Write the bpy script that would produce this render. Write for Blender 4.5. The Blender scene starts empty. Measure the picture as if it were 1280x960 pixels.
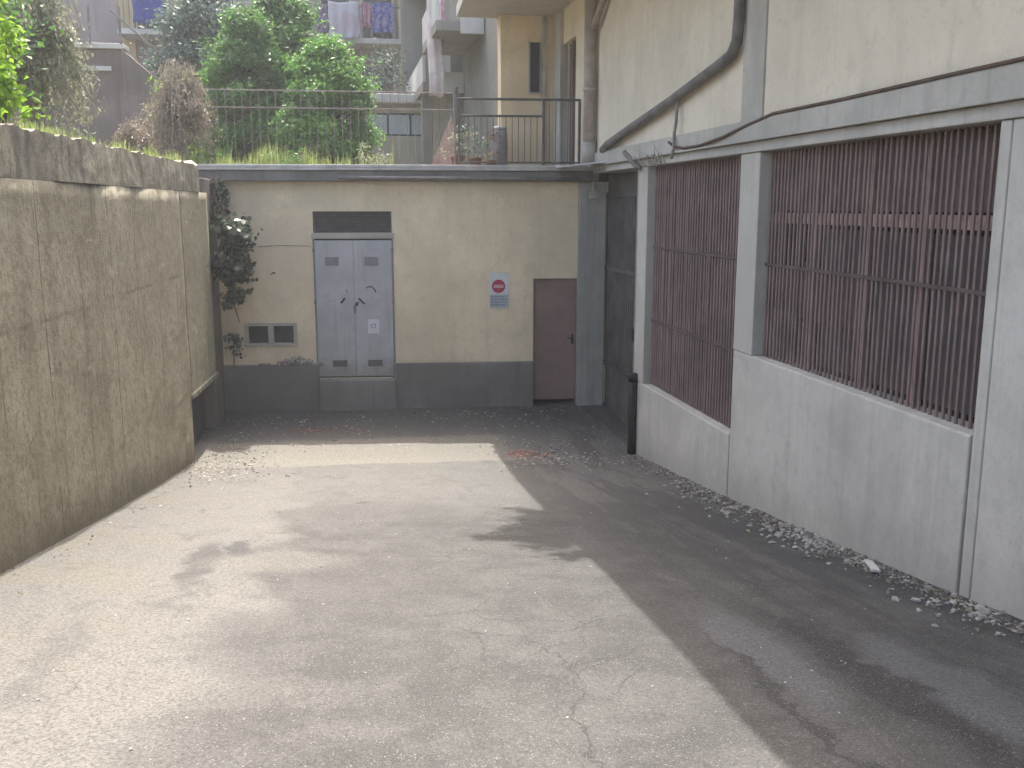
import bpy, math, random
import numpy as np
from mathutils import Vector, noise as mnoise
R = math.radians
random.seed(7)
rng = np.random.default_rng(11)
scene = bpy.context.scene
col = scene.collection

# ------------------------------------------------------------------ world, sun, camera
SUN_EL, SUN_AZ = R(64), R(1.2)          # azimuth measured from +Y towards +X
world = bpy.data.worlds.new('World'); scene.world = world; world.use_nodes = True
wn = world.node_tree.nodes; wl = world.node_tree.links
bg = wn['Background']; sky = wn.new('ShaderNodeTexSky'); sky.sky_type = 'NISHITA'
sky.sun_disc = False; sky.sun_elevation = SUN_EL; sky.sun_rotation = SUN_AZ
sky.air_density = 1.1; sky.dust_density = 7.0; sky.ozone_density = 0.55
wl.new(sky.outputs[0], bg.inputs[0]); bg.inputs[1].default_value = 0.15
sun = bpy.data.lights.new('sun', 'SUN'); sun.energy = 2.0; sun.angle = R(0.55); sun.color = (1, .965, .90)
so = bpy.data.objects.new('sun', sun); col.objects.link(so)
sd = Vector((math.sin(SUN_AZ)*math.cos(SUN_EL), math.cos(SUN_AZ)*math.cos(SUN_EL), math.sin(SUN_EL)))
so.rotation_euler = sd.to_track_quat('Z', 'Y').to_euler(); so.location = (0, 20, 40)
cam = bpy.data.cameras.new('camera'); co = bpy.data.objects.new('camera', cam); col.objects.link(co)
co.location = (0, 0, 1.6); co.rotation_euler = (R(90-10.481), 0, R(-9.992))
cam.sensor_width = 36; cam.lens = 33.75; cam.clip_end = 500; scene.camera = co
vs = scene.view_settings; vs.view_transform = 'Standard'; vs.look = 'None'; vs.gamma = 1; vs.exposure = 1.98
scene.render.engine = 'CYCLES'
scene.cycles.max_bounces = 6; scene.cycles.diffuse_bounces = 4; scene.cycles.caustics_reflective = False

# ------------------------------------------------------------------ materials
class NT:
    def __init__(s, name):
        s.m = bpy.data.materials.new(name); s.m.use_nodes = True
        s.n = s.m.node_tree.nodes; s.l = s.m.node_tree.links
        s.b = s.n['Principled BSDF']; s.out = s.n['Material Output']
        s.pos = s.n.new('ShaderNodeNewGeometry').outputs['Position']
        s.b.inputs['Specular IOR Level'].default_value = 0.3
    def put(s, v, sock):
        if isinstance(v, (int, float)): sock.default_value = v
        elif isinstance(v, tuple): sock.default_value = v if len(v) == 4 or sock.type == 'VECTOR' else (*v, 1)
        else: s.l.new(v, sock)
    def vec(s, scale, loc=(0, 0, 0), src=None, rot=(0, 0, 0)):
        m = s.n.new('ShaderNodeMapping'); s.l.new(src or s.pos, m.inputs[0])
        m.inputs['Scale'].default_value = scale; m.inputs['Location'].default_value = loc; m.inputs['Rotation'].default_value = rot
        return m.outputs[0]
    def noise(s, v, scale=1, detail=4, rough=.6, dist=0):
        t = s.n.new('ShaderNodeTexNoise'); s.l.new(v, t.inputs['Vector'])
        t.inputs['Scale'].default_value = scale; t.inputs['Detail'].default_value = detail
        t.inputs['Roughness'].default_value = rough; t.inputs['Distortion'].default_value = dist
        return t.outputs[0], t.outputs[1]
    def vor(s, v, scale=1, feat='F1', out=0):
        t = s.n.new('ShaderNodeTexVoronoi'); t.feature = feat; s.l.new(v, t.inputs['Vector']); t.inputs['Scale'].default_value = scale
        return t.outputs[out]
    def ramp(s, f, a, b, va=0., vb=1.):
        m = s.n.new('ShaderNodeMapRange'); m.interpolation_type = 'SMOOTHSTEP'
        s.put(f, m.inputs[0]); m.inputs[1].default_value = a; m.inputs[2].default_value = b
        m.inputs[3].default_value = va; m.inputs[4].default_value = vb
        return m.outputs[0]
    def math(s, op, a, b=0., c=0.):
        m = s.n.new('ShaderNodeMath'); m.operation = op
        s.put(a, m.inputs[0]); s.put(b, m.inputs[1]); s.put(c, m.inputs[2]); return m.outputs[0]
    def mix(s, f, a, b, mode='MIX'):
        m = s.n.new('ShaderNodeMix'); m.data_type = 'RGBA'; m.blend_type = mode
        s.put(f, m.inputs[0]); s.put(a, m.inputs[6]); s.put(b, m.inputs[7]); return m.outputs[2]
    def vadd(s, a, b, k):
        m = s.n.new('ShaderNodeVectorMath'); m.operation = 'MULTIPLY_ADD'
        s.l.new(b, m.inputs[0]); m.inputs[1].default_value = (k, k, k); s.l.new(a, m.inputs[2]); return m.outputs[0]
    def xyz(s):
        x = s.n.new('ShaderNodeSeparateXYZ'); s.l.new(s.pos, x.inputs[0]); return x.outputs
    def bump(s, h, strength=.3, dist=.02, prev=None):
        b = s.n.new('ShaderNodeBump'); s.put(h, b.inputs['Height']); b.inputs['Strength'].default_value = strength
        b.inputs['Distance'].default_value = dist
        if prev: s.l.new(prev, b.inputs['Normal'])
        return b.outputs[0]
    def fin(s, c, rough=.85, nrm=None, metal=0.):
        s.put(c, s.b.inputs['Base Color']); s.put(rough, s.b.inputs['Roughness']); s.b.inputs['Metallic'].default_value = metal
        if nrm: s.l.new(nrm, s.b.inputs['Normal'])
        return s.m
def sc(c, k): return tuple(min(1, v*k) for v in c)

def simple(name, c, rough=.7, var=.25, scale=3., bump=.1, metal=0., streak=0., fine=40.):
    t = NT(name)
    n, _ = t.noise(t.pos, scale, 5, .65); g, _ = t.noise(t.pos, fine, 3, .6)
    cc = t.mix(t.ramp(n, .3, .7), sc(c, 1-var), sc(c, 1+var*.6))
    if streak:
        k, _ = t.noise(t.vec((9, 9, .6)), 1, 4, .6)
        cc = t.mix(t.ramp(k, .5, .75, 0, streak), cc, sc(c, .45))
    cc = t.mix(t.ramp(g, .35, .65, 0, .25), cc, sc(c, .75))
    return t.fin(cc, rough, t.bump(g, bump, .01), metal)

def plaster(name, c, dirt=(.12, .11, .1), streak=.35, blot=.3, low=None, bump=.25, drip=7., slope=0.):
    """render coat with blotches, rain streaks and a fine sand grain; low = (z0, z1) splash band"""
    t = NT(name)
    n1, _ = t.noise(t.pos, .9, 6, .65, .4); n2, _ = t.noise(t.pos, 4.5, 6, .7); g, _ = t.noise(t.pos, 90, 2, .6)
    st, _ = t.noise(t.vec((drip, drip, .35)), 1, 5, .65)
    cc = t.mix(t.ramp(n1, .32, .68), sc(c, 1-blot), sc(c, 1+blot*.25))
    cc = t.mix(t.ramp(n2, .5, .7, 0, .5), cc, sc(c, .74)); n5, _ = t.noise(t.pos, 17, 5, .7); cc = t.mix(t.ramp(n5, .52, .7, 0, .35), cc, sc(c, .66))
    cc = t.mix(t.ramp(st, .5, .7, 0, streak), cc, dirt); fs, _ = t.noise(t.vec((drip*3.5, drip*3.5, .5), (2, 5, 1)), 1, 4, .7); cc = t.mix(t.ramp(fs, .56, .72, 0, streak*.7), cc, dirt)
    if low:
        z = t.xyz()[2]
        e = t.math('ADD', t.math('MULTIPLY_ADD', t.xyz()[1], slope, z), t.math('MULTIPLY', n2, -.7))
        cc = t.mix(t.ramp(e, low[1], low[0], 0, .55), cc, dirt)
    cc = t.mix(t.ramp(g, .3, .7, 0, .22), cc, sc(c, .6))
    b = t.bump(n2, bump, .012); b = t.bump(g, bump*.8, .004, b)
    return t.fin(cc, .9, b)

M = {}
def doormat(name, c, rough, *a):
    t = NT(name)
    n, _ = t.noise(t.pos, 1.6, 5, .65); d, _ = t.noise(t.pos, 7, 6, .7); v, _ = t.noise(t.vec((14, 14, .7)), 1, 4, .6); f, _ = t.noise(t.vec((2, 2, 9), (4, 1, 3)), 2.5, 6, .7, .6)
    cc = t.mix(t.ramp(n, .35, .65), sc(c, .88), sc(c, 1.06))
    cc = t.mix(t.ramp(v, .54, .72, 0, .4), cc, (.27, .25, .235))
    cc = t.mix(t.ramp(d, .58, .7, 0, .45), cc, (.29, .285, .29)); cc = t.mix(t.ramp(f, .62, .68, 0, .5), cc, (.56, .56, .57))
    cc = t.mix(t.ramp(t.math('MULTIPLY_ADD', d, -.6, t.xyz()[2]), -1.1, -1.5, 0, .6), cc, (.2, .185, .17))
    return t.fin(cc, rough, t.bump(n, .35, .03))
# --- asphalt of the ramp
def asphalt():
    t = NT('asphalt'); x, y, z = t.xyz()
    big, _ = t.noise(t.pos, .55, 5, .6, .5); mid, _ = t.noise(t.pos, 2.2, 6, .68, .3)
    g1, _ = t.noise(t.pos, 55, 3, .75); g2, gc = t.noise(t.pos, 150, 2, .7)
    peb = t.vor(t.pos, 75); pebc = t.vor(t.pos, 75, 'F1', 1)
    flow, _ = t.noise(t.vec((2.6, .32, 1)), 1, 6, .62, .6)
    c = t.mix(t.ramp(mid, .38, .62), (.15, .145, .138), (.255, .246, .232))
    c = t.mix(t.ramp(flow, .5, .72, 0, .45), c, (.17, .165, .158))
    # pale dust washed down the left side and along the middle crown
    ed = t.math('ADD', x, t.math('MULTIPLY', t.math('SUBTRACT', big, .5), 3.6))
    ed = t.math('ADD', x, t.math('MULTIPLY', t.math('SUBTRACT', big, .5), 2.2)); ed = t.math('ADD', ed, t.math('MULTIPLY', t.math('SUBTRACT', mid, .5), .9))
    dust = t.math('MAXIMUM', t.ramp(ed, -.45, -.95, 0, .85), t.ramp(y, 8.2, 10.5, 0, .6))
    c = t.mix(dust, c, (.46, .44, .40))
    pat, _ = t.noise(t.vec((1, .7, 1), (2, 8, 1)), 3.1, 7, .72, .8)
    c = t.mix(t.ramp(pat, .52, .66, 0, .55), c, (.19, .182, .172)); c = t.mix(t.ramp(pat, .42, .3, 0, .4), c, (.42, .40, .37))
    sand, _ = t.noise(t.pos, 1.3, 4, .6)
    c = t.mix(t.math('MULTIPLY', t.ramp(x, -1.0, -2.0), t.ramp(sand, .45, .65, 0, .6)), c, (.46, .40, .29))
    # damp dark runs on the right, by the building
    rt = t.ramp(t.math('ADD', x, t.math('MULTIPLY', t.math('SUBTRACT', mid, .5), 1.6)), 1.5, 3.0)
    fl2, _ = t.noise(t.vec((3.4, .38, 1), (3, 5, 0)), 1, 6, .6, .9)
    c = t.mix(t.math('MULTIPLY', rt, t.ramp(fl2, .47, .53, 0, .6)), c, (.10, .10, .105))
    c = t.mix(t.math('MULTIPLY', rt, t.ramp(fl2, .40, .28, 0, .6)), c, (.34, .34, .35))
    # tar stain, left
    enz = t.noise(t.pos, 2.6, 5, .7)[1]
    def ell(cx, cy, rx, ry, ang, soft=.5):
        m = t.n.new('ShaderNodeVectorMath'); m.operation = 'SUBTRACT'; t.l.new(t.pos, m.inputs[0]); m.inputs[1].default_value = (cx, cy, 0)
        wv = t.vadd(m.outputs[0], enz, .55)
        mm = t.n.new('ShaderNodeMapping'); t.l.new(wv, mm.inputs[0]); mm.inputs['Location'].default_value = (-.275, -.275, 0)
        r2 = t.n.new('ShaderNodeMapping'); t.l.new(mm.outputs[0], r2.inputs[0]); r2.inputs['Rotation'].default_value = (0, 0, ang); r2.inputs['Scale'].default_value = (1/rx, 1/ry, 0)
        ln = t.n.new('ShaderNodeVectorMath'); ln.operation = 'LENGTH'; t.l.new(r2.outputs[0], ln.inputs[0])
        return t.ramp(ln.outputs[1], 1, soft)
    for (cx, cy, rx, ry, a, k, cc) in ((-1.12, 7.15, .17, .95, R(-12), .75, (.13, .13, .13)), (-.88, 7.65, .13, .4, R(-20), .85, (.12, .12, .125)),
                                       (-1.55, 5.0, .14, .8, R(-14), .4, (.2, .195, .19)), (.2, 6.3, .75, 1.2, 0, .45, (.20, .19, .178)), (.35, 9.3, .9, .55, .2, .4, (.21, .2, .19)),
                                       (2.6, 4.2, .17, 1.6, R(6), .9, (.055, .055, .06)), (2.2, 4.6, .22, 1.1, R(4), .75, (.33, .33, .355)), (2.95, 3.9, .3, 1.1, 0, .7, (.33, .34, .355)), (2.0, 3.9, .05, 1.3, R(-3), .8, (.07, .07, .075)),
                                       (2.95, 11.3, .3, .5, 0, .5, (.33, .33, .36)), (2.5, 13.1, .5, .3, 0, .55, (.24, .17, .15)), (-.35, 14.9, .55, .16, 0, .5, (.28, .22, .18)),
                                       (.15, 9.75, .12, .12, 0, .7, (.1, .09, .085)), (-.55, 7.1, .75, .5, .3, .75, (.40, .385, .34)), (-.7, 5.9, .3, .13, .4, .55, (.44, .42, .38)), (-.75, 4.3, .7, .3, .2, .4, (.42, .4, .36))):
        c = t.mix(t.math('MULTIPLY', ell(cx, cy, rx, ry, a), k), c, cc)
    # darker foot of the ramp in front of the cabin
    c = t.mix(t.ramp(t.math('ADD', y, t.math('MULTIPLY', mid, .5)), 14.1, 15.2, 0, .55), c, (.11, .107, .1))
    # drain strip of pale concrete across the foot
    edge = t.math('ADD', y, t.math('MULTIPLY', t.math('SUBTRACT', mid, .5), .25))
    strip = t.math('MULTIPLY', t.ramp(edge, 12.62, 12.72), t.math('MULTIPLY', t.ramp(edge, 14.4, 14.2), t.ramp(x, 2.5, 2.2)))
    c = t.mix(t.math('MULTIPLY', strip, .75), c, (.60, .56, .46))
    # cracks
    wv = t.vadd(t.pos, t.noise(t.pos, 1.7, 4, .6)[1], .55)
    e1 = t.vor(t.vec((.62, .5, 0), src=wv), 1, 'DISTANCE_TO_EDGE')
    wv2 = t.vadd(t.pos, t.noise(t.pos, 6, 4, .6)[1], .16)
    e2 = t.vor(t.vec((2.1, 1.9, 0), src=wv2), 1, 'DISTANCE_TO_EDGE')
    m1, _ = t.noise(t.vec((1, 1, 1), (9, 2, 0)), .7, 3, .5); m2, _ = t.noise(t.vec((1, 1, 1), (1, 7, 0)), .9, 3, .5)
    e1 = t.math('ADD', e1, .0); win = t.math('MAXIMUM', ell(.95, 4.6, .75, 1.9, 0, .7), t.math('MAXIMUM', t.math('MULTIPLY', ell(-1.2, 4.6, .4, .8, 0, .6), .4), t.math('MULTIPLY', ell(1.0, 7.0, 1.1, .5, 0, .6), .9)))
    win = t.math('MULTIPLY', win, t.ramp(mid, .36, .56, .25, 1.))
    win = t.math('MAXIMUM', win, t.math('MULTIPLY', ell(2.9, 4.3, .5, 2.6, 0, .5), .8))
    cr1 = t.math('MULTIPLY', t.ramp(e1, .0055, .0015), t.math('MAXIMUM', t.math('MULTIPLY', win, .95), t.ramp(m1, .56, .66, 0, .35)))
    cr2 = t.math('MULTIPLY', t.ramp(e2, .011, .003), t.math('MULTIPLY', win, t.ramp(m2, .45, .55)))
    cr = t.math('MAXIMUM', cr1, cr2)
    c = t.mix(t.math('MULTIPLY', cr, .7), c, (.07, .065, .06))
    # grain and single chippings
    c = t.mix(t.ramp(g1, .38, .60, .6, 0), c, (.10, .097, .092))
    c = t.mix(t.ramp(g2, .5, .68, 0, .6), c, (.48, .46, .42))
    sep = t.n.new('ShaderNodeSeparateColor'); t.l.new(pebc, sep.inputs[0])
    c = t.mix(t.math('MULTIPLY', t.ramp(sep.outputs[0], .86, .9), t.ramp(peb, .42, .3, 0, .55)), c, (.62, .6, .56))
    c = t.mix(t.math('MULTIPLY', t.ramp(sep.outputs[1], .86, .9), t.ramp(peb, .45, .3, 0, .6)), c, (.09, .085, .08))
    c = t.mix(1., c, (.36, .365, .374), 'MULTIPLY')
    b = t.bump(mid, .25, .03); b = t.bump(g1, .5, .006, b); b = t.bump(t.math('MULTIPLY', cr, -1.), .5, .008, b)
    return t.fin(c, .92, b)
M['asphalt'] = asphalt()

# --- old cast concrete of the left wall
def retaining():
    t = NT('mossy_cast_concrete'); x, y, z = t.xyz()
    n1, _ = t.noise(t.pos, .8, 6, .65, .4); n2, _ = t.noise(t.pos, 3.5, 7, .72); g, _ = t.noise(t.pos, 60, 3, .65)
    st, _ = t.noise(t.vec((1, 3.2, .16)), 1, 6, .62, .3); st2, _ = t.noise(t.vec((1, 9, .22), (0, 4, 1)), 1, 5, .6)
    c = t.mix(t.ramp(n1, .3, .7), (.31, .29, .205), (.45, .425, .315))
    c = t.mix(t.ramp(n2, .42, .72, 0, .5), c, (.27, .24, .175))
    c = t.mix(t.ramp(st, .54, .66, 0, .32), c, (.18, .16, .115))
    c = t.mix(t.ramp(st2, .56, .74, 0, .4), c, (.46, .42, .33))
    n3, _ = t.noise(t.vec((1, 1.6, 1)), 11, 6, .75); n4, _ = t.noise(t.vec((1, .7, 2.2), (7, 1, 2)), 1.3, 6, .65, .5)
    c = t.mix(t.ramp(n3, .5, .62, 0, .6), c, (.17, .152, .105)); c = t.mix(t.ramp(n3, .44, .32, 0, .4), c, (.47, .43, .33))
    c = t.mix(t.ramp(n4, .54, .66, 0, .45), c, (.20, .175, .12))
    # board marks of the shuttering: faint vertical lines, and lift lines
    bx = t.math('FRACT', t.math('MULTIPLY', t.math('ADD', y, t.math('MULTIPLY', n2, .04)), 1/.95))
    jl = t.math('MULTIPLY', t.ramp(t.math('ABSOLUTE', t.math('SUBTRACT', bx, .5)), .016, .004), t.ramp(n1, .4, .6))
    c = t.mix(t.math('MULTIPLY', jl, .75), c, (.09, .08, .055))
    zz = t.math('ADD', z, t.math('MULTIPLY', t.math('SUBTRACT', n2, .5), .12))
    lift = t.ramp(t.math('ABSOLUTE', t.math('SUBTRACT', zz, .72)), .03, .006)
    c = t.mix(t.math('MULTIPLY', lift, t.ramp(n1, .45, .6, 0, .5)), c, (.1, .09, .06))
    # knocked-off skin showing pale aggregate
    sp = t.math('MULTIPLY', t.ramp(t.noise(t.vec((1, 1.2, 2.2), (3, 1, 0)), 1.6, 7, .68)[0], .63, .66), .75)
    c = t.mix(sp, c, (.52, .46, .34))
    # darker band along the ground
    gz = t.math('ADD', z, t.math('ADD', t.math('MULTIPLY', y, .148), t.math('MULTIPLY', n2, -.45)))
    c = t.mix(t.ramp(gz, .35, -.1, 0, .7), c, (.12, .105, .075))
    # drip from the coping
    dz = t.math('ADD', z, t.math('MULTIPLY', st, 1.1))
    c = t.mix(t.ramp(dz, 2.1, 2.55, 0, .55), c, (.12, .115, .09))
    c = t.mix(t.ramp(g, .34, .66, .3, 0), c, (.14, .125, .09))
    b = t.bump(n2, .7, .04); b = t.bump(n3, .8, .016, b); b = t.bump(g, .4, .006, b); b = t.bump(t.math('MULTIPLY', jl, -1.), .5, .01, b)
    return t.fin(c, .95, b)
M['retaining'] = retaining()
def coping():
    t = NT('lichen_covered_concrete')
    n1, _ = t.noise(t.pos, 1.7, 6, .7, .4); n2, _ = t.noise(t.pos, 9, 6, .75); g, _ = t.noise(t.pos, 55, 3, .65)
    c = t.mix(t.ramp(n1, .35, .65), (.225, .212, .165), (.36, .34, .265))
    c = t.mix(t.ramp(n2, .45, .62, 0, .7), c, (.15, .14, .112))
    c = t.mix(t.ramp(n2, .40, .28, 0, .6), c, (.42, .38, .32))
    st, _ = t.noise(t.vec((1, 6, .5)), 1, 4, .6)
    c = t.mix(t.ramp(st, .52, .66, 0, .6), c, (.09, .085, .08))
    b = t.bump(n2, .8, .03); b = t.bump(g, .5, .008, b)
    return t.fin(c, .95, b)
M['coping'] = coping()

M['cream'] = plaster('cream_stucco', (.82, .685, .475), (.52, .43, .32), .2, .16, None, .3)
M['plinth'] = plaster('dark_cement_plinth', (.21, .20, .185), (.09, .088, .083), .35, .25)
M['step'] = plaster('dark_concrete_step', (.25, .24, .22), (.1, .098, .09), .4, .25)
M['lowwall'] = plaster('grey_white_render', (.55, .53, .475), (.30, .29, .26), .28, .2, (-.75, -.05), .5, 6., .1355)
M['upwall'] = plaster('pale_cream_render', (.77, .70, .565), (.48, .43, .34), .18, .12, None, .25, 4.)
M['beam'] = plaster('bare_grey_concrete', (.52, .50, .45), (.25, .24, .21), .4, .22, None, .4)
M['pierc'] = plaster('rough_grey_concrete', (.40, .395, .36), (.14, .135, .13), .4, .25, None, .5)
M['soffit'] = plaster('soffit_paint', (.50, .48, .43), (.25, .23, .2), .15, .15)
M['roofedge'] = plaster('weathered_roof_slab', (.22, .215, .2), (.08, .078, .075), .5, .3, None, .5)
M['lip'] = simple('zinc_lip', (.50, .49, .47), .6, .25, 4, .1)
M['greydoor'] = doormat('grey_painted_metal', (.43, .43, .44), .5, .15, 1.6, .05, 0, .12)
M['frame'] = simple('frame_grey_paint', (.41, .39, .345), .6, .15, 3, .05)
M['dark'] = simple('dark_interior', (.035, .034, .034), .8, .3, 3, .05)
M['grille'] = simple('dark_grille_paint', (.10, .10, .097), .6, .3, 6, .1)
M['louvre'] = simple('louvre_grey_paint', (.225, .225, .235), .6, .2, 6, .1)
M['brown'] = simple('red_brown_paint', (.25, .165, .145), .55, .16, 2.5, .06, 0, .2)
M['bars'] = simple('rusty_bar_paint', (.25, .18, .163), .65, .25, 3, .2, 0, .15)
M['panelbrown'] = simple('brown_shutter', (.15, .085, .077), .6, .12, 1, .1, 0, .2)
M['backbrown'] = simple('dark_brown_back_panel', (.155, .108, .10), .7, .15, 1, .05)
M['backgrey'] = simple('dark_grey_back_pane', (.10, .094, .094), .6, .1, 1, .05)
M['crossbar'] = simple('dark_crossbar_paint', (.11, .082, .078), .65, .3, 6, .2)
M['casement'] = simple('faded_red_oxide_frame', (.47, .33, .28), .65, .4, 5, .1)
M['pale_slat'] = simple('pale_slat', (.52, .51, .5), .7, .2, 6, .05)
M['gate'] = simple('dark_grey_gate_paint', (.135, .125, .115), .6, .35, 2.5, .1, 0, .35)
M['pipegrey'] = simple('grey_pipe', (.185, .172, .162), .55, .35, 5, .12, 0, .3)
M['pipebeige'] = simple('beige_pipe', (.40, .345, .30), .6, .25, 5, .1, 0, .3)
M['pipewhite'] = simple('white_painted_pipe', (.66, .66, .62), .6, .15, 5, .1, 0, .2)
M['iron'] = simple('black_cast_iron', (.022, .022, .023), .5, .4, 8, .15)
M['cable'] = simple('brown_cable', (.115, .08, .06), .7, .3, 8, .1)
M['cablegrey'] = simple('grey_cable', (.28, .27, .26), .7, .3, 8, .1)
M['white'] = simple('white_sticker', (.62, .63, .66), .6, .1, 8, .02)
M['signwhite'] = simple('sign_white', (.68, .68, .66), .5, .1, 5, .02)
M['signblue'] = simple('sign_grey_blue', (.40, .44, .47), .5, .1, 5, .02)
M['signred'] = simple('sign_red', (.42, .035, .075), .45, .15, 9, .02)
M['signpink'] = simple('sign_faded_pink', (.66, .40, .43), .5, .15, 9, .02)
M['ink'] = simple('black_ink', (.02, .02, .025), .7, .2, 9, .02)
M['textgrey'] = simple('faded_print', (.20, .23, .26), .7, .2, 9, .02)
M['scrawl'] = simple('pale_scrawl', (.55, .56, .6), .7, .1, 9, .02)
M['rail'] = simple('rail_grey_metal', (.11, .105, .10), .6, .3, 9, .1)
M['railrust'] = simple('rusty_wire', (.27, .235, .22), .7, .3, 9, .1)
M['brick'] = simple('brick_chip', (.30, .17, .13), .9, .35, 9, .4)
M['stone'] = simple('stone_chip', (.33, .32, .30), .9, .5, 14, .4)
M['plasterlump'] = simple('plaster_lump', (.32, .31, .29), .9, .45, 14, .5)
M['stonepale'] = simple('pale_stone', (.66, .56, .50), .9, .25, 9, .3)
M['niche'] = simple('blue_grey_sheet', (.085, .088, .105), .6, .3, 3, .1, 0, .3)
M['darkpier'] = plaster('dark_brown_render', (.20, .18, .155), (.05, .045, .04), .5, .3, None, .5)
M['soil'] = simple('soil', (.16, .135, .09), .95, .35, 2, .5)
M['facade'] = plaster('brown_facade', (.33, .285, .28), (.14, .12, .12), .3, .2)
M['facadeyellow'] = plaster('ochre_pilaster', (.50, .42, .25), (.3, .26, .2), .3, .15)
M['slab'] = plaster('balcony_slab', (.55, .55, .52), (.3, .29, .28), .3, .15)
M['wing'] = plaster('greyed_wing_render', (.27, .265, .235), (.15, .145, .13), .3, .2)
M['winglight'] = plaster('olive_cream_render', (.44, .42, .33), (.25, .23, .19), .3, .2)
M['stonewall'] = plaster('brown_garden_wall', (.21, .175, .15), (.1, .085, .075), .5, .3, None, .7)
M['glassdark'] = simple('dark_window_glass', (.03, .032, .035), .12, .2, 3, .0)
M['glassblue'] = simple('frosted_blue_glass', (.42, .48, .52), .3, .15, 3, .0)
M['greyblue'] = simple('grey_blue_plastic', (.30, .30, .33), .5, .2, 4, .05)
M['terracotta'] = simple('terracotta', (.30, .14, .09), .8, .25, 6, .1)
M['pinkboard'] = simple('faded_pink_board', (.42, .29, .26), .8, .25, 4, .1)
M['bark'] = simple('bark', (.11, .085, .06), .95, .35, 6, .6)
M['twig'] = simple('dry_twig', (.34, .30, .235), .9, .35, 6, .2)

def cloth(name, c, c2=None, scale=7.):
    t = NT(name); n, _ = t.noise(t.vec((1, 1, 1)), scale, 3, .6)
    cc = t.mix(t.ramp(n, .42, .58), c, c2 or sc(c, .8))
    t.fin(cc, .9)
    tr = t.n.new('ShaderNodeBsdfTranslucent'); t.put(cc, tr.inputs[0])
    mx = t.n.new('ShaderNodeMixShader'); mx.inputs[0].default_value = .4
    t.l.new(t.b.outputs[0], mx.inputs[1]); t.l.new(tr.outputs[0], mx.inputs[2]); t.l.new(mx.outputs[0], t.out.inputs[0])
    return t.m
M['cl_blue'] = cloth('blue_cloth', (.05, .09, .42)); M['cl_white'] = cloth('white_cloth', (.66, .66, .74), (.6, .55, .62), 2)
M['cl_purple'] = cloth('purple_cloth', (.30, .2, .42), (.2, .14, .3)); M['cl_pattern'] = cloth('blue_print_cloth', (.07, .13, .5), (.35, .32, .55), 9)
M['cl_pink'] = cloth('pink_cloth', (.55, .33, .42), (.4, .2, .3)); M['cl_sheet'] = cloth('white_sheet_cloth', (.82, .78, .78), (.72, .66, .67), 3)

def leafmat(name, c1, c2, c3=None, trans=.35, shine=.45):
    t = NT(name)
    ri = t.n.new('ShaderNodeNewGeometry').outputs['Random Per Island']
    n, _ = t.noise(t.pos, 1.8, 3, .6)
    c = t.mix(ri, c1, c2)
    c = t.mix(t.ramp(n, .4, .65, 0, .5), c, sc(c2, 1.25))
    n6, _ = t.noise(t.pos, 5, 3, .6); c = t.mix(t.ramp(n6, .5, .7, 0, .55), c, sc(c1, .8))
    if c3: c = t.mix(t.ramp(ri, .86, .9), c, c3)
    t.fin(c, shine)
    tr = t.n.new('ShaderNodeBsdfTranslucent'); t.put(t.mix(.5, c, sc(c2, 1.5)), tr.inputs[0])
    mx = t.n.new('ShaderNodeMixShader'); mx.inputs[0].default_value = trans
    t.l.new(t.b.outputs[0], mx.inputs[1]); t.l.new(tr.outputs[0], mx.inputs[2]); t.l.new(mx.outputs[0], t.out.inputs[0])
    return t.m
M['leaf_mid'] = leafmat('leaf_mid_green', (.04, .115, .03), (.11, .225, .052))
M['leaf_bright'] = leafmat('leaf_bright_green', (.055, .15, .032), (.135, .28, .055))
M['leaf_dark'] = leafmat('leaf_blue_green', (.05, .09, .08), (.095, .14, .11), (.2, .26, .16))
M['leaf_lime'] = leafmat('leaf_lime', (.10, .2, .02), (.2, .34, .03), None, .5)
M['leaf_dull'] = leafmat('leaf_grey_green', (.15, .175, .10), (.27, .28, .19), (.42, .40, .31))
M['leaf_dry'] = leafmat('leaf_dry_brown', (.15, .125, .10), (.24, .205, .16), (.34, .32, .2), .3)
M['leaf_ivy'] = leafmat('leaf_ivy', (.045, .06, .04), (.08, .1, .07), None, .2, .3)
M['grass'] = leafmat('grass_yellow_green', (.14, .23, .06), (.27, .32, .11), (.45, .43, .25), .4)

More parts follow.
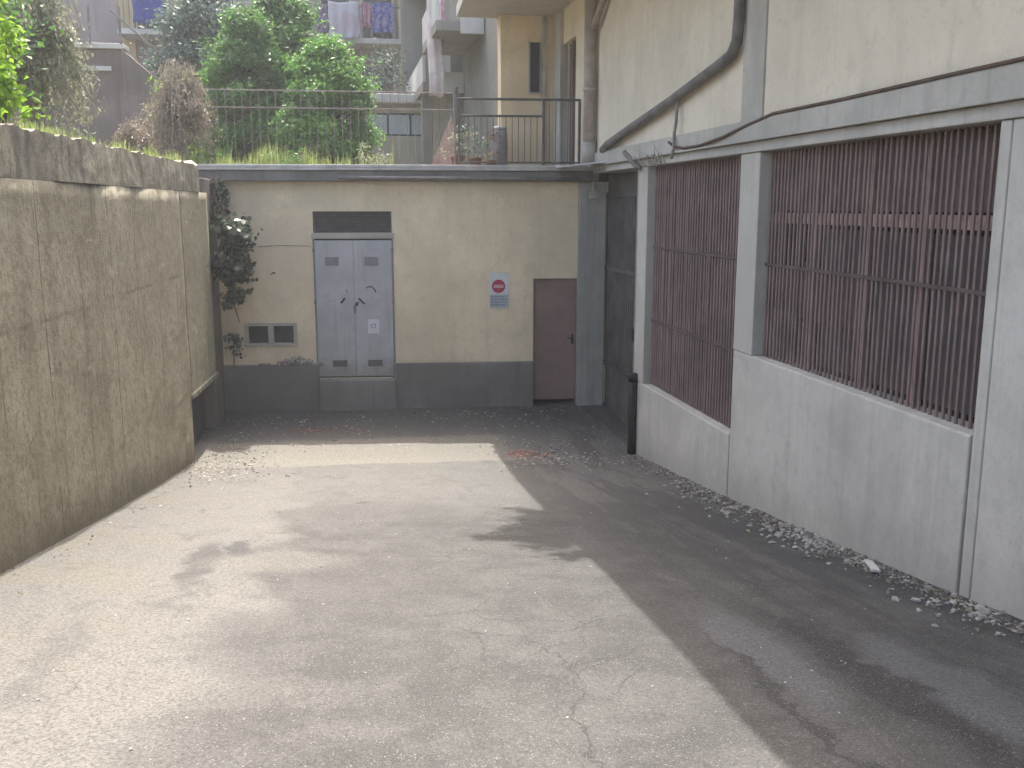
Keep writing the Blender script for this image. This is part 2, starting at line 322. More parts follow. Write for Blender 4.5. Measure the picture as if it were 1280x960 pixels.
# ------------------------------------------------------------------ mesh helpers
def tag(o, label=None, cat=None, group=None, kind=None):
    if label: o['label'] = label
    if cat: o['category'] = cat
    if group: o['group'] = group
    if kind: o['kind'] = kind
    return o
def empty(name, loc, rz=0.):
    o = bpy.data.objects.new(name, None); col.objects.link(o); o.location = loc; o.rotation_euler = (0, 0, rz)
    o.empty_display_size = .2; return o
class MB:
    def __init__(s): s.v = []; s.f = []; s.p = []
    def poly(s, pts, faces):
        s.p.append((len(s.v), len(s.f))); b = len(s.v); s.v += [tuple(p) for p in pts]; s.f += [tuple(b+i for i in f) for f in faces]; return s
    def box(s, x0, x1, y0, y1, z0, z1):
        x0, x1 = min(x0, x1), max(x0, x1); y0, y1 = min(y0, y1), max(y0, y1); z0, z1 = min(z0, z1), max(z0, z1)
        return s.poly([(x0, y0, z0), (x1, y0, z0), (x1, y1, z0), (x0, y1, z0), (x0, y0, z1), (x1, y0, z1), (x1, y1, z1), (x0, y1, z1)],
                      [(0, 3, 2, 1), (4, 5, 6, 7), (0, 1, 5, 4), (1, 2, 6, 5), (2, 3, 7, 6), (3, 0, 4, 7)])
    def prism(s, pts, z0, z1):                      # polygon in plan (counter-clockwise), extruded upright
        n = len(pts)
        return s.poly([(x, y, z0) for x, y in pts]+[(x, y, z1) for x, y in pts],
                      [tuple(range(n-1, -1, -1)), tuple(range(n, 2*n))]+[(i, (i+1) % n, n+(i+1) % n, n+i) for i in range(n)])
    def tube(s, path, r, seg=10, cap=True):
        s.p.append((len(s.v), len(s.f))); path = [Vector(p) for p in path]; n = len(path); rr = r if isinstance(r, (list, tuple)) else [r]*n
        b = len(s.v); up = None
        for i, p in enumerate(path):
            d = (path[min(i+1, n-1)]-path[max(i-1, 0)]).normalized()
            a = d.cross(Vector((0, 0, 1)) if abs(d.z) < .95 else Vector((0, 1, 0))).normalized(); c = d.cross(a).normalized()
            if up and a.dot(up) < 0: a = -a; c = -c
            up = a
            for k in range(seg):
                t = 2*math.pi*k/seg; s.v.append(tuple(p+a*math.cos(t)*rr[i]+c*math.sin(t)*rr[i]))
        for i in range(n-1):
            for k in range(seg):
                k2 = (k+1) % seg; s.f.append((b+i*seg+k, b+i*seg+k2, b+(i+1)*seg+k2, b+(i+1)*seg+k))
        if cap: s.f.append(tuple(b+k for k in range(seg-1, -1, -1))); s.f.append(tuple(b+(n-1)*seg+k for k in range(seg)))
        return s
    def lathe(s, prof, c=(0, 0, 0), seg=16):        # (r, z) pairs
        s.p.append((len(s.v), len(s.f))); b = len(s.v)
        for r, z in prof:
            for k in range(seg):
                t = 2*math.pi*k/seg; s.v.append((c[0]+r*math.cos(t), c[1]+r*math.sin(t), c[2]+z))
        for i in range(len(prof)-1):
            for k in range(seg):
                k2 = (k+1) % seg; s.f.append((b+i*seg+k, b+i*seg+k2, b+(i+1)*seg+k2, b+(i+1)*seg+k))
        s.f.append(tuple(b+k for k in range(seg-1, -1, -1))); s.f.append(tuple(b+(len(prof)-1)*seg+k for k in range(seg)))
        return s
    def stone(s, c, r, flat=.6):
        t = (1+5**.5)/2
        ico = [(-1, t, 0), (1, t, 0), (-1, -t, 0), (1, -t, 0), (0, -1, t), (0, 1, t), (0, -1, -t), (0, 1, -t), (t, 0, -1), (t, 0, 1), (-t, 0, -1), (-t, 0, 1)]
        fs = [(0, 11, 5), (0, 5, 1), (0, 1, 7), (0, 7, 10), (0, 10, 11), (1, 5, 9), (5, 11, 4), (11, 10, 2), (10, 7, 6), (7, 1, 8), (3, 9, 4), (3, 4, 2), (3, 2, 6), (3, 6, 8), (3, 8, 9), (4, 9, 5), (2, 4, 11), (6, 2, 10), (8, 6, 7), (9, 8, 1)]
        a = random.random()*6.28; sx, sy = random.uniform(.6, 1.3), random.uniform(.6, 1.3); pts = []
        for x, y, z in ico:
            k = r/1.9*random.uniform(.7, 1.25); x, y, z = x*k*sx, y*k*sy, z*k*flat
            pts.append((c[0]+x*math.cos(a)-y*math.sin(a), c[1]+x*math.sin(a)+y*math.cos(a), c[2]+z))
        return s.poly(pts, fs)
    def each(s, name, mat, parent=None, bevel=0., smooth=False, local=False):   # every piece a mesh of its own
        out = []
        for i, (a, fa) in enumerate(s.p):
            e, fe = s.p[i+1] if i+1 < len(s.p) else (len(s.v), len(s.f))
            m = MB(); m.v = s.v[a:e]; m.f = [tuple(k-a for k in f) for f in s.f[fa:fe]]; out.append(m.build(name, mat, parent, bevel, smooth, local))
        return out[0]
    def build(s, name, mat, parent=None, bevel=0., smooth=False, local=False):
        v = np.array(s.v, dtype=float)
        if parent is not None:
            off = np.zeros(3); q = parent
            while q is not None and not local: off = off+np.array(q.location); q = q.parent
        else:
            off = np.array([(v[:, 0].min()+v[:, 0].max())/2, (v[:, 1].min()+v[:, 1].max())/2, v[:, 2].min()])
        me = bpy.data.meshes.new(name); me.from_pydata((v-off).tolist(), [], s.f)
        o = bpy.data.objects.new(name, me); col.objects.link(o)
        me.materials.append(M[mat])
        if parent is not None: o.parent = parent
        else: o.location = off
        if smooth: me.polygons.foreach_set('use_smooth', [True]*len(me.polygons))
        if bevel:
            b = o.modifiers.new('bevel', 'BEVEL'); b.width = bevel; b.segments = 2; b.limit_method = 'ANGLE'; b.angle_limit = R(40)
        return o

def leaves(name, mat, P, N, size, parent=None, aspect=.55, droop=0., jitter=.7):
    """one folded leaf-shaped blade of two triangles at every point"""
    n = len(P); P = np.asarray(P, float); N = np.asarray(N, float)
    N = N+rng.normal(0, jitter, (n, 3)); N /= np.linalg.norm(N, axis=1)[:, None]+1e-9
    A = rng.normal(0, 1, (n, 3)); A[:, 2] -= droop; A -= N*(A*N).sum(1)[:, None]; A /= np.linalg.norm(A, axis=1)[:, None]+1e-9
    B = np.cross(N, A); s = (np.asarray(size)*rng.uniform(.65, 1.35, n))[:, None]
    w = s*aspect*.5
    V = np.empty((n, 4, 3))
    V[:, 0] = P-A*s*.5; V[:, 1] = P+B*w+N*s*.12; V[:, 2] = P+A*s*.5; V[:, 3] = P-B*w+N*s*.12
    off = np.array(parent.location) if parent is not None else np.array([V[..., 0].mean(), V[..., 1].mean(), V[..., 2].min()])
    me = bpy.data.meshes.new(name); me.vertices.add(4*n); me.vertices.foreach_set('co', (V.reshape(-1, 3)-off).ravel())
    idx = np.arange(n)[:, None]*4; tri = np.concatenate([idx+[0, 1, 2], idx+[0, 2, 3]], 1).reshape(-1)
    me.loops.add(6*n); me.loops.foreach_set('vertex_index', tri.astype(np.int32))
    me.polygons.add(2*n); me.polygons.foreach_set('loop_start', np.arange(0, 6*n, 3, dtype=np.int32)); me.polygons.foreach_set('loop_total', np.full(2*n, 3, dtype=np.int32))
    me.update(calc_edges=True); me.materials.append(M[mat])
    o = bpy.data.objects.new(name, me); col.objects.link(o)
    if parent is not None: o.parent = parent
    else: o.location = off
    return o
def clumps(centers, per, radius, flat=.75):
    """leaf positions in ragged sprays of different stretch and lean, so clumps, gaps and loose sprigs read"""
    P, N = [], []
    for c, k in centers:
        m = max(3, int(per*k*k)); ax = rng.normal(0, 1, 3); ax[2] = abs(ax[2])*.8; ax /= np.linalg.norm(ax)
        p = rng.normal(0, .42, (m, 3)); p += ax*rng.normal(0, .5, m)[:, None]; p[:, 2] *= flat
        loose = rng.uniform(0, 1, m) < .1; p[loose] *= 1.4
        d = p/(np.linalg.norm(p, axis=1)[:, None]+1e-6)
        P.append(np.array(c)+p*radius*k); N.append(d*.55+rng.normal(0, .35, (m, 3))+np.array([0, 0, .5]))
    return np.concatenate(P), np.concatenate(N)

# ------------------------------------------------------------------ the ramp
ZL = [(-30, 1.2), (-8, .9), (0, .07), (6.7, -.9), (8.4, -1.17), (11.3, -1.6), (13.2, -1.82), (14.5, -1.85), (16.4, -1.79), (40, -1.79)]
ZR = [(-30, .8), (-8, .5), (0, -.3), (5, -.94), (5.6, -1.03), (9.6, -1.55), (12.94, -1.93), (14, -1.91), (15.9, -1.77), (40, -1.77)]
def gz(x, y):
    l = np.interp(y, *zip(*ZL)); r = np.interp(y, *zip(*ZR)); k = min(1.15, max(-.1, (x+2.3)/6.4)); return float(l*(1-k)+r*k)
def lx(y): return -2.7+y*.0481                     # face of the left wall
xs = np.linspace(-3.2, 4.9, 55); ys = np.concatenate([np.linspace(-14, 1, 16)[:-1], np.linspace(1, 16.8, 106)])
g = MB()
for y in ys:
    for x in xs:
        h = mnoise.fractal(Vector((x*.8, y*.5, 3)), 1, 2, 4)*.018
        if x > 2.4: h += mnoise.noise(Vector((x*2.5, y*.6, 9)))*.012
        if x < -1.6: h += max(0, -x-1.7)*.04
        g.v.append((x, y, gz(x, y)+h))
nx = len(xs)
for j in range(len(ys)-1):
    for i in range(nx-1): g.f.append((j*nx+i, j*nx+i+1, (j+1)*nx+i+1, (j+1)*nx+i))
tag(g.build('asphalt_ramp', 'asphalt', smooth=True), kind='structure')
# outer ground: terraces behind and to the left, one sheet behind the camera reaching far
tg = MB(); X = np.linspace(-70, 70, 57); Yv = np.concatenate([np.linspace(16.42, 40, 25), np.linspace(45, 160, 12)])
for y in Yv:
    for x in X:
        xx = x
        tg.v.append((xx, y-(xx*.0875 if y < 17 else 0)*0, 2.19+(max(0, -2.8-x)*.16 if x < -2.8 else 0)+max(0, y-42)*.05))
for j in range(len(Yv)-1):
    for i in range(len(X)-1): tg.f.append((j*57+i, j*57+i+1, (j+1)*57+i+1, (j+1)*57+i))
tag(tg.build('garden_ground', 'soil', smooth=True), kind='structure')
bk = MB(); Xb = np.linspace(-70, -2.86, 30); Yb = np.linspace(-14, 16.42, 30)
for y in Yb:
    for x in Xb: bk.v.append((x+.048*y*(1 if x > -4 else 0) if False else min(x, lx(y)-.28), y, 2.12+max(0, -3.6-x)*.16))
for j in range(29):
    for i in range(29): bk.f.append((j*30+i, j*30+i+1, (j+1)*30+i+1, (j+1)*30+i))
tag(bk.build('hillside', 'soil', smooth=True), kind='structure')
tag(MB().poly([(-70, -160, .9), (70, -160, .9), (70, -14, .72), (-70, -14, .72)], [(0, 1, 2, 3)]).build('road', 'asphalt'), kind='structure')

# ------------------------------------------------------------------ left retaining wall
root = tag(empty('retaining_wall', (lx(6)-.15, 6, -1.2)), 'long stained olive brown concrete retaining wall along the left of the ramp', 'wall')
def rough_wall(y0, y1, z0f, z1f, thick, amp, step=.12, off=0.):
    m = MB(); yy = np.linspace(y0, y1, int((y1-y0)/step)+2); nz = 26
    for y in yy:
        for k in range(nz):
            z = z0f(y)+(z1f(y)-z0f(y))*k/(nz-1); d = mnoise.fractal(Vector((1.7, y*.9, z*1.1)), 1, 2, 4)*amp
            m.v.append((lx(y)+off+d, y, z))
    n = len(yy)
    for j in range(n-1):
        for k in range(nz-1): m.f.append((j*nz+k, (j+1)*nz+k, (j+1)*nz+k+1, j*nz+k+1)[::1])
    b = len(m.v)
    for y in yy: m.v.append((lx(y)-thick, y, z1f(y))); m.v.append((lx(y)-thick, y, z0f(y)))
    for j in range(n-1):
        m.f.append((j*nz+nz-1, (j+1)*nz+nz-1, b+2*(j+1), b+2*j)); m.f.append((b+2*j, b+2*(j+1), b+2*(j+1)+1, b+2*j+1))
    m.f.append(tuple(range(nz))+(b, b+1)); m.f.append(tuple((n-1)*nz+k for k in range(nz-1, -1, -1))+(b+2*n-1, b+2*n-2))
    return m
rough_wall(-6, 13.3, lambda y: gz(-2.3, y)-.3, lambda y: 1.80, .3, .010).build('wall_face', 'retaining', root, smooth=True)
rough_wall(13.302, 15.25, lambda y: -.92+.02*math.sin(y*5), lambda y: 1.80, .3, .010).build('wall_face', 'retaining', root, smooth=True)
cp = rough_wall(-6, 14.6, lambda y: 1.804, lambda y: 2.18+.018*mnoise.noise(Vector((y*2.3, 0, 0)))+.03*mnoise.noise(Vector((y*7, 3, 0))), .33, .03, .06, .004)
cp.build('coping', 'coping', root)
nb = MB().box(lx(13.3)-.22, lx(13.3)-.12, 13.302, 15.25, -2.2, -.95)
nb.build('sheet_panel', 'niche', root)
MB().poly([(lx(13.3)+.03, 13.26, -.9), (lx(15.2)+.03, 15.25, -.93), (lx(15.2)-.24, 15.25, -.86), (lx(13.3)-.24, 13.26, -.83), (lx(13.3)+.03, 13.26, -.96), (lx(15.2)+.03, 15.25, -.99), (lx(15.2)-.24, 15.25, -.99), (lx(13.3)-.24, 13.26, -.96)],
          [(0, 1, 2, 3), (7, 6, 5, 4), (4, 5, 1, 0), (5, 6, 2, 1), (6, 7, 3, 2), (7, 4, 0, 3)]).build('ledge', 'coping', root)
MB().box(lx(15.3)-.35, lx(15.3)-.03, 15.253, 16.75, -2.2, 2.02).build('end_pier', 'darkpier', root, .02)
m = MB().stone((lx(14.3)-.12, 14.4, 2.17), .2, .4)
tag(m.build('loose_stone', 'stonepale'), 'pale pinkish stone slab lying on the far end of the left retaining wall', 'stone')

# ------------------------------------------------------------------ the cabin that closes the ramp (local axes: x along the front, y into the building)
CR = R(-5); cx0, cy0 = 4.14, 15.89
cab = tag(empty('utility_building', (cx0, cy0, 0), CR), 'low cream stucco utility building closing the far end of the ramp', 'building')
def L(m, name, mat, par=None, bev=0., smooth=False): return (m.each if name in EACH else m.build)(name, mat, par or cab, bev, smooth, True)
EACH = {'plinth', 'door_frame', 'scrawled_mark', 'pale_scrawl', 'hinge', 'roof_lip', 'bracket'}
def U(X): return (X-cx0)/math.cos(CR)
def cabp(u, d, z):                                   # local -> world
    return (cx0+u*math.cos(CR)-d*math.sin(CR), cy0+u*math.sin(CR)+d*math.cos(CR), z)
uL, uR = -6.75, .55; gb = -2.1
dl, dr, db, dt = U(-.45), U(.83), -1.23, 1.06
bl, br_, bb, bt = U(3.18), -.215, -1.69, .40
vz0, vz1 = 1.17, 1.52
wl0, wl1, wz0, wz1 = U(-1.63), U(-.77), -.70, -.31
def wall_with_holes(u0, u1, z0, z1, holes, d0, d1):
    m = MB(); us = sorted({u0, u1, *[h[0] for h in holes], *[h[1] for h in holes]}); zs = sorted({z0, z1, *[h[2] for h in holes], *[h[3] for h in holes]})
    for i in range(len(us)-1):
        k = 0
        while k < len(zs)-1:
            def hole(k): 
                a, b = (us[i]+us[i+1])/2, (zs[k]+zs[k+1])/2
                return any(h[0] < a < h[1] and h[2] < b < h[3] for h in holes)
            if hole(k): k += 1; continue
            k2 = k
            while k2+1 < len(zs)-1 and not hole(k2+1): k2 += 1
            m.box(us[i], us[i+1], d0, d1, zs[k], zs[k2+1]); k = k2+1
    return m
L(wall_with_holes(uL, uR, gb, 2.0, [(dl-.015, dr+.015, db-.02, dt+.015), (bl, br_, gb, bt), (dl, dr, vz0, vz1), (wl0+.06, wl1-.06, wz0+.05, wz1-.05)], 0, .25), 'wall', 'cream')
L(MB().box(uL, uR, .3, .5, gb, 1.98), 'back_wall', 'dark')
# plinth, stopping at the doors
L(MB().box(uL, dl+.02, -.09, -.002, gb, -1.01).box(dr-.02, bl-.004, -.09, -.002, gb, -1.01), 'plinth', 'plinth', None, .012)
L(MB().box(dl+.03, dr+.02, -.17, -.002, gb, -1.265), 'door_step', 'step', None, .02)
# roof slab, lip
L(MB().box(uL, .1, -.17, 1.0, 2.003, 2.17), 'roof_slab', 'roofedge', None, .015)
L(MB().box(uL, .05, -.21, -.05, 2.174, 2.215).box(uL, .05, -.215, -.175, 2.215, 2.262), 'roof_lip', 'lip', None, .006)
L(MB().tube([(uL+2.6, -.2, 2.06), (-2, -.205, 2.05), (-1, -.2, 2.045), (-.05, -.21, 2.04)], .028, 8), 'gutter_pipe', 'pipegrey', None, 0, True)
# vent over the door
v = L(MB().box(dl+.012, dr-.012, .16, .18, vz0+.004, vz1-.004), 'vent', 'dark')
mv = MB()
for k in range(9):
    z = vz0+.03+k*.036; mv.poly([(dl+.02, .06, z-.014), (dr-.02, .06, z-.014), (dr-.02, .1, z+.016), (dl+.02, .1, z+.016)], [(0, 1, 2, 3), (3, 2, 1, 0)][:1])
mv.box(dl+.001, dl+.03, .04, .14, vz0+.001, vz1-.001).box(dr-.03, dr-.001, .04, .14, vz0+.001, vz1-.001)
L(mv, 'louvre', 'grille', v)
L(MB().box(dl-.03, dr+.03, -.03, .2, dt+.018, vz0-.004), 'lintel', 'frame', None, .006)
# grey double door
door = L(MB().box(dl+.012, (dl+dr)/2-.0012, -.012, .04, db, dt-.01).box((dl+dr)/2+.0012, dr-.012, -.012, .04, db, dt-.01), 'metal_door', 'greydoor', None, .006)
L(MB().box(dl-.012, dl+.009, -.022, .06, db-.01, dt+.012).box(dr-.009, dr+.012, -.022, .06, db-.01, dt+.012), 'door_frame', 'louvre', door, .004)
for (X0, X1, z0, z1, mt) in ((-.27, -.05, .64, .78, 'louvre'), (.37, .60, .64, .78, 'louvre'), (-.20, .04, -1.06, -.95, 'grille'), (.39, .63, -1.06, -.95, 'grille')):
    mm = MB(); a, b = U(X0), U(X1)
    for k in range(6):
        z = z0+(z1-z0)*k/6; mm.poly([(a, -.022, z), (b, -.022, z), (b, -.0135, z+(z1-z0)/6.5), (a, -.0135, z+(z1-z0)/6.5), (a, -.0135, z), (b, -.0135, z)], [(0, 1, 2, 3), (0, 4, 5, 1), (0, 3, 4), (1, 5, 2)])
    L(mm, 'louvre', mt, door)
L(MB().box(U(.40), U(.59), -.018, -.0125, -.50, -.26), 'notice', 'white', door)
L(MB().tube([(U(.455), -.02, -.35), (U(.53), -.02, -.335), (U(.53), -.02, -.39), (U(.46), -.02, -.4), (U(.455), -.02, -.35)], .006, 5), 'printed_mark', 'louvre', door)
def stroke(pts, r): return [(U(x), -.0165, z) for x, z in pts], r
ms = MB(); ms.tube(*stroke([(-.035, .015), (.0, .055), (.03, .10)], .017), 6); ms.tube(*stroke([(.26, .095), (.31, .04), (.36, .0)], .014), 6); ms.tube(*stroke([(.19, -.03), (.235, -.015), (.25, .03), (.21, .0)], .018), 6)
ms.tube(*stroke([(.06, .24), (.075, .2), (.05, .17)], .006), 5); ms.tube(*stroke([(.40, .27), (.46, .29), (.52, .25), (.55, .19)], .008), 5)
L(ms, 'scrawled_mark', 'ink', door)
ms = MB()
for pts in ([(-.07, .21), (-.03, .17), (.0, .22), (.04, .16), (.09, .21)], [(.32, .26), (.38, .22), (.44, .26), (.40, .32), (.36, .27)], [(.42, .22), (.5, .2), (.53, .27), (.48, .34)], [(.3, .12), (.38, .05), (.45, -.02), (.5, -.06)], [(.37, .1), (.46, .03), (.52, .06)]):
    ms.tube(*stroke(pts, .007), 5)
L(ms, 'pale_scrawl', 'scrawl', door)
L(MB().box((dl+dr)/2-.02, (dl+dr)/2+.02, -.04, -.0125, -.16, -.02), 'handle', 'louvre', door, .006)
L(MB().box(dl-.02, dl+.02, -.045, -.023, .0, .06).box(dr-.02, dr+.02, -.045, -.023, .0, .06).box(dl-.02, dl+.02, -.045, -.023, .86, .92).box(dr-.02, dr+.02, -.045, -.023, .86, .92), 'hinge', 'louvre', door, .004)
# brown door
bd = L(MB().box(bl+.012, br_-.012, .03, .07, bb, bt-.012), 'side_door', 'brown', None, .005)
L(MB().box(bl+.001, bl+.012, -.004, .08, bb, bt-.001).box(br_-.012, br_-.001, -.004, .08, bb, bt-.001).box(bl+.013, br_-.013, -.004, .08, bt-.012, bt-.001), 'door_frame', 'brown', bd, .003)
L(MB().box(br_-.09, br_-.055, .008, .028, -.72, -.56), 'handle_plate', 'iron', bd, .004)
L(MB().tube([(br_-.075, .02, -.62), (br_-.075, -.02, -.62), (br_-.16, -.025, -.62)], .009, 7), 'handle', 'iron', bd, 0, True)
# twin meter window
mw = L(MB().box(wl0, wl1, -.02, .0, wz0, wz0+.05).box(wl0, wl1, -.02, 0, wz1-.05, wz1).box(wl0, wl0+.06, -.0195, .03, wz0+.05, wz1-.05).box(wl1-.06, wl1, -.0195, .03, wz0+.05, wz1-.05).box((wl0+wl1)/2-.045, (wl0+wl1)/2+.045, -.0195, .06, wz0+.05, wz1-.05), 'meter_window', 'frame', None, .004)
gr = MB()
for k in range(21):
    u = wl0+.07+k*(wl1-wl0-.14)/20; gr.tube([(u, .05, wz0+.03), (u, .05, wz1-.03)], .004, 5)
for k in range(10):
    z = wz0+.07+k*.03; gr.tube([(wl0+.05, .056, z), (wl1-.05, .056, z)], .004, 5)
L(gr, 'mesh_grille', 'grille', mw)
L(MB().box(wl0+.03, wl1-.03, .1, .12, wz0+.02, wz1-.02), 'pane', 'dark', mw)
# concrete corner pier with old bracket
pr = L(MB().box(-.212, .24, -.13, .26, gb, 1.99), 'corner_pier', 'pierc', None, .015)
L(MB().box(-.06, .1, -.2, -.132, 1.72, 1.86).tube([(.02, -.19, 1.86), (.0, -.22, 2.0)], .03, 7), 'bracket', 'frame', pr, .008)
# patched crack line and stain tube left of the door
L(MB().tube([(U(-1.35), -.004, .95), (U(-1.0), -.004, .97), (U(-.5), -.004, .96)], .006, 5), 'wall_cable', 'cablegrey')

# sign on the cabin wall
sg = tag(empty('wall_sign', cabp(U(2.60), -.004, -.1), CR), 'small white wall sign with red round emblem beside the brown door', 'sign')
def S(m, n, mt, par=None, bev=0.): return m.build(n, mt, par or sg, bev, False, True)
S(MB().box(-.165, .165, -.008, 0, .0, .60), 'sign_board', 'signwhite', None, .002)
S(MB().box(-.155, .155, -.011, -.0085, .02, .235), 'text_panel', 'signblue')
ds = MB(); K = 28; c = (-.008, .375)
ds.poly([(c[0]+.113*math.cos(6.2832*k/K), -.013, c[1]+.113*math.sin(6.2832*k/K)) for k in range(K)]+[(c[0]+.113*math.cos(6.2832*k/K), -.009, c[1]+.113*math.sin(6.2832*k/K)) for k in range(K)],
        [tuple(range(K))]+[(k, K+k, K+(k+1) % K, (k+1) % K) for k in range(K)])
S(ds, 'red_disc', 'signred'); S(MB().box(c[0]-.082, c[0]+.082, -.017, -.0135, c[1]-.026, c[1]+.026), 'pale_bar', 'signpink')
tx = MB(); random.seed(3)
for r_ in range(4):
    u = -.13
    while u < .1:
        w = random.uniform(.02, .07); tx.box(u, u+w, -.0135, -.0115, .19-r_*.045, .208-r_*.045); u += w+.018
S(tx, 'printed_lines', 'textgrey')

# rubble on the plinth ledge and bricks
random.seed(5)
def pile(name, mat, spots, label, cat):
    m = MB()
    for p, r, f in spots: m.stone(p, r, f)
    return tag(m.build(name, mat), label, cat)
sp = []
for k in range(46):
    u = random.gauss(U(-.78), .16); h = max(0, .13-abs(u-U(-.78))*.35); sp.append((cabp(u, -.05+random.uniform(-.03, .03), -1.0+random.uniform(0, 1)*h), random.uniform(.02, .05), .8))
pile('rubble_heap', 'pierc', sp, 'small heap of grey rubble on the dark plinth ledge under the twin meter window', 'rubble')
for k, (u, w, lab) in enumerate(((U(-1.02), .17, 'single reddish brick lying on the plinth ledge left of the rubble heap'), (U(-1.32), .2, 'thin flat brown tile lying on the plinth ledge furthest left'))):
    b = MB().box(-w/2, w/2, -.045, .04, 0, .055 if k == 0 else .02)
    o = b.build('brick' if k == 0 else 'tile', 'brick', None, .006); o.location = cabp(u, -.045, -1.008); o.rotation_euler = (0, 0, CR+.1*k); tag(o, lab, 'brick' if k == 0 else 'tile')

# ------------------------------------------------------------------ right building
rb = tag(empty('apartment_building', (6, 8, -1.5)), 'pale rendered building with barred windows along the right of the ramp', 'building')
XF = 4.1
W2 = (5.62, 9.15, .09, 2.13); W1 = (9.63, 12.72, -.85, 2.13)
lw = MB()
def wallbox(y0, y1, z0, z1, x0=XF, x1=XF+.35): lw.box(x0, x1, y0, y1, z0, z1)
wallbox(9.635, 13.12, -2.4, W1[2]); wallbox(12.723, 13.12, W1[2]+.002, 2.13)
wallbox(5.628, 9.612, -2.2, W2[2]); wallbox(9.153, 9.627, W2[2]+.002, 2.13)
wallbox(5.49, 5.598, -2, 2.13); wallbox(-8, 5.478, -2, 2.13)
lw.build('lower_wall', 'lowwall', rb, .012)
MB().box(XF+.36, XF+.4, -8, 13.11, -2.4, 2.1).build('cavity_back', 'dark', rb)
joint = MB().box(XF+.05, XF+.2, 5.6, 5.626, -2, .088).box(XF+.03, XF+.2, 5.479, 5.489, -2, 1.2).box(XF+.05, XF+.2, 9.613, 9.633, -2.2, -.86)
joint.each('expansion_joint', 'iron', rb)
# gate recess return walls + floor of beam
MB().box(XF+.003, XF+.9, 13.122, 13.18, -2.4, 2.13).build('return_wall', 'pierc', rb)
# beam with drip lip
bm = MB().box(XF-.05, XF+.5, -8, 15.55, 2.24, 2.448).box(XF-.02, XF+.5, -8, 15.55, 2.133, 2.237).box(XF-.075, XF-.052, -8, 15.55, 2.235, 2.262)
bm.build('concrete_beam', 'beam', rb, .008)
uw = MB().box(XF, XF+.4, -8, 9.12, 2.45, 5.098).box(XF, XF+.4, 9.63, 15.75, 2.45, 5.098)
uw.build('upper_wall', 'upwall', rb, .006)
MB().box(XF-.02, XF+.4, 9.123, 9.627, 2.45, 5.098).build('pilaster', 'beam', rb, .008)
# windows
CROSS = []
def bars(y0, y1, z0, z1, x, step, w, hz):
    m = MB(); n = int((y1-y0)/step)
    for k in range(n+1):
        y = y0+.03+k*(y1-y0-.06)/n; dx = random.uniform(-.004, .004); m.tube([(x+dx, y, z0), (x+dx+random.uniform(-.004, .004), y+random.uniform(-.006, .006), (z0+z1)/2), (x+dx, y, z1-.004)], w/2, 6)
    for h in hz: CROSS.append(MB().box(x-.022, x-.0155, y0+.001, y1-.001, h-.015, h+.015))
    return m
random.seed(8)
w2 = MB().box(XF+.25, XF+.28, W2[0], W2[1], W2[2], W2[3]).build('window', 'glassdark', rb)
bars(W2[0], W2[1], W2[2]+.004, W2[3], XF+.12, .076, .030, [1.03]).build('bar_grille', 'bars', w2)
CROSS.pop().build('crossbar', 'crossbar', w2)
fr = MB(); fx = XF+.15
for y in (W2[0]+.03, 6.55, 7.35, 8.25, W2[1]-.04): fr.box(fx, fx+.05, y-.025, y+.025, W2[2]+.005, W2[3]-.006)
fr.box(fx+.002, fx+.045, W2[0]+.06, W2[1]-.07, 1.44, 1.54)
fr.build('casement_frame', 'casement', w2)
MB().box(fx+.055, fx+.07, W2[0]+.02, W2[1]-.02, 1.56, W2[3]-.01).box(fx+.055, fx+.07, 7.4, 9.1, .55, 1.0).build('brown_panel', 'backbrown', w2)
MB().box(fx+.075, fx+.09, 5.7, 7.3, .15, 1.40).box(fx+.073, fx+.088, 7.4, 8.2, 1.01, 1.40).box(fx+.073, fx+.088, 7.4, 8.15, .15, .54).build('grey_pane', 'backgrey', w2)
pl = MB()
for k in range(8): pl.box(fx-.01, fx+.005, 8.32+k*.09, 8.345+k*.09, .14, .60)
pl.build('pale_slat', 'pale_slat', w2)
MB().box(XF+.012, XF+.30, W2[0]+.004, W2[1]-.004, W2[2]-.003, W2[2]+.006).build('sill', 'lowwall', w2)
w1 = MB().box(XF+.25, XF+.28, W1[0], W1[1], W1[2], W1[3]).build('window', 'panelbrown', rb)
bars(W1[0], W1[1], W1[2]+.004, W1[3], XF+.12, .085, .032, [.05, 1.05]).build('bar_grille', 'bars', w1)
while CROSS: CROSS.pop().build('crossbar', 'crossbar', w1)
cs = MB()
for k in range(41):
    y = W1[0]+.02+k*.078; cs.box(XF+.16, XF+.18, y, y+.05, W1[2]+.01, W1[3]-.01)
cs.build('slatted_shutter', 'panelbrown', w1)
MB().box(XF+.012, XF+.30, W1[0]+.006, W1[1]-.004, W1[2]-.003, W1[2]+.006).build('sill', 'lowwall', w1)
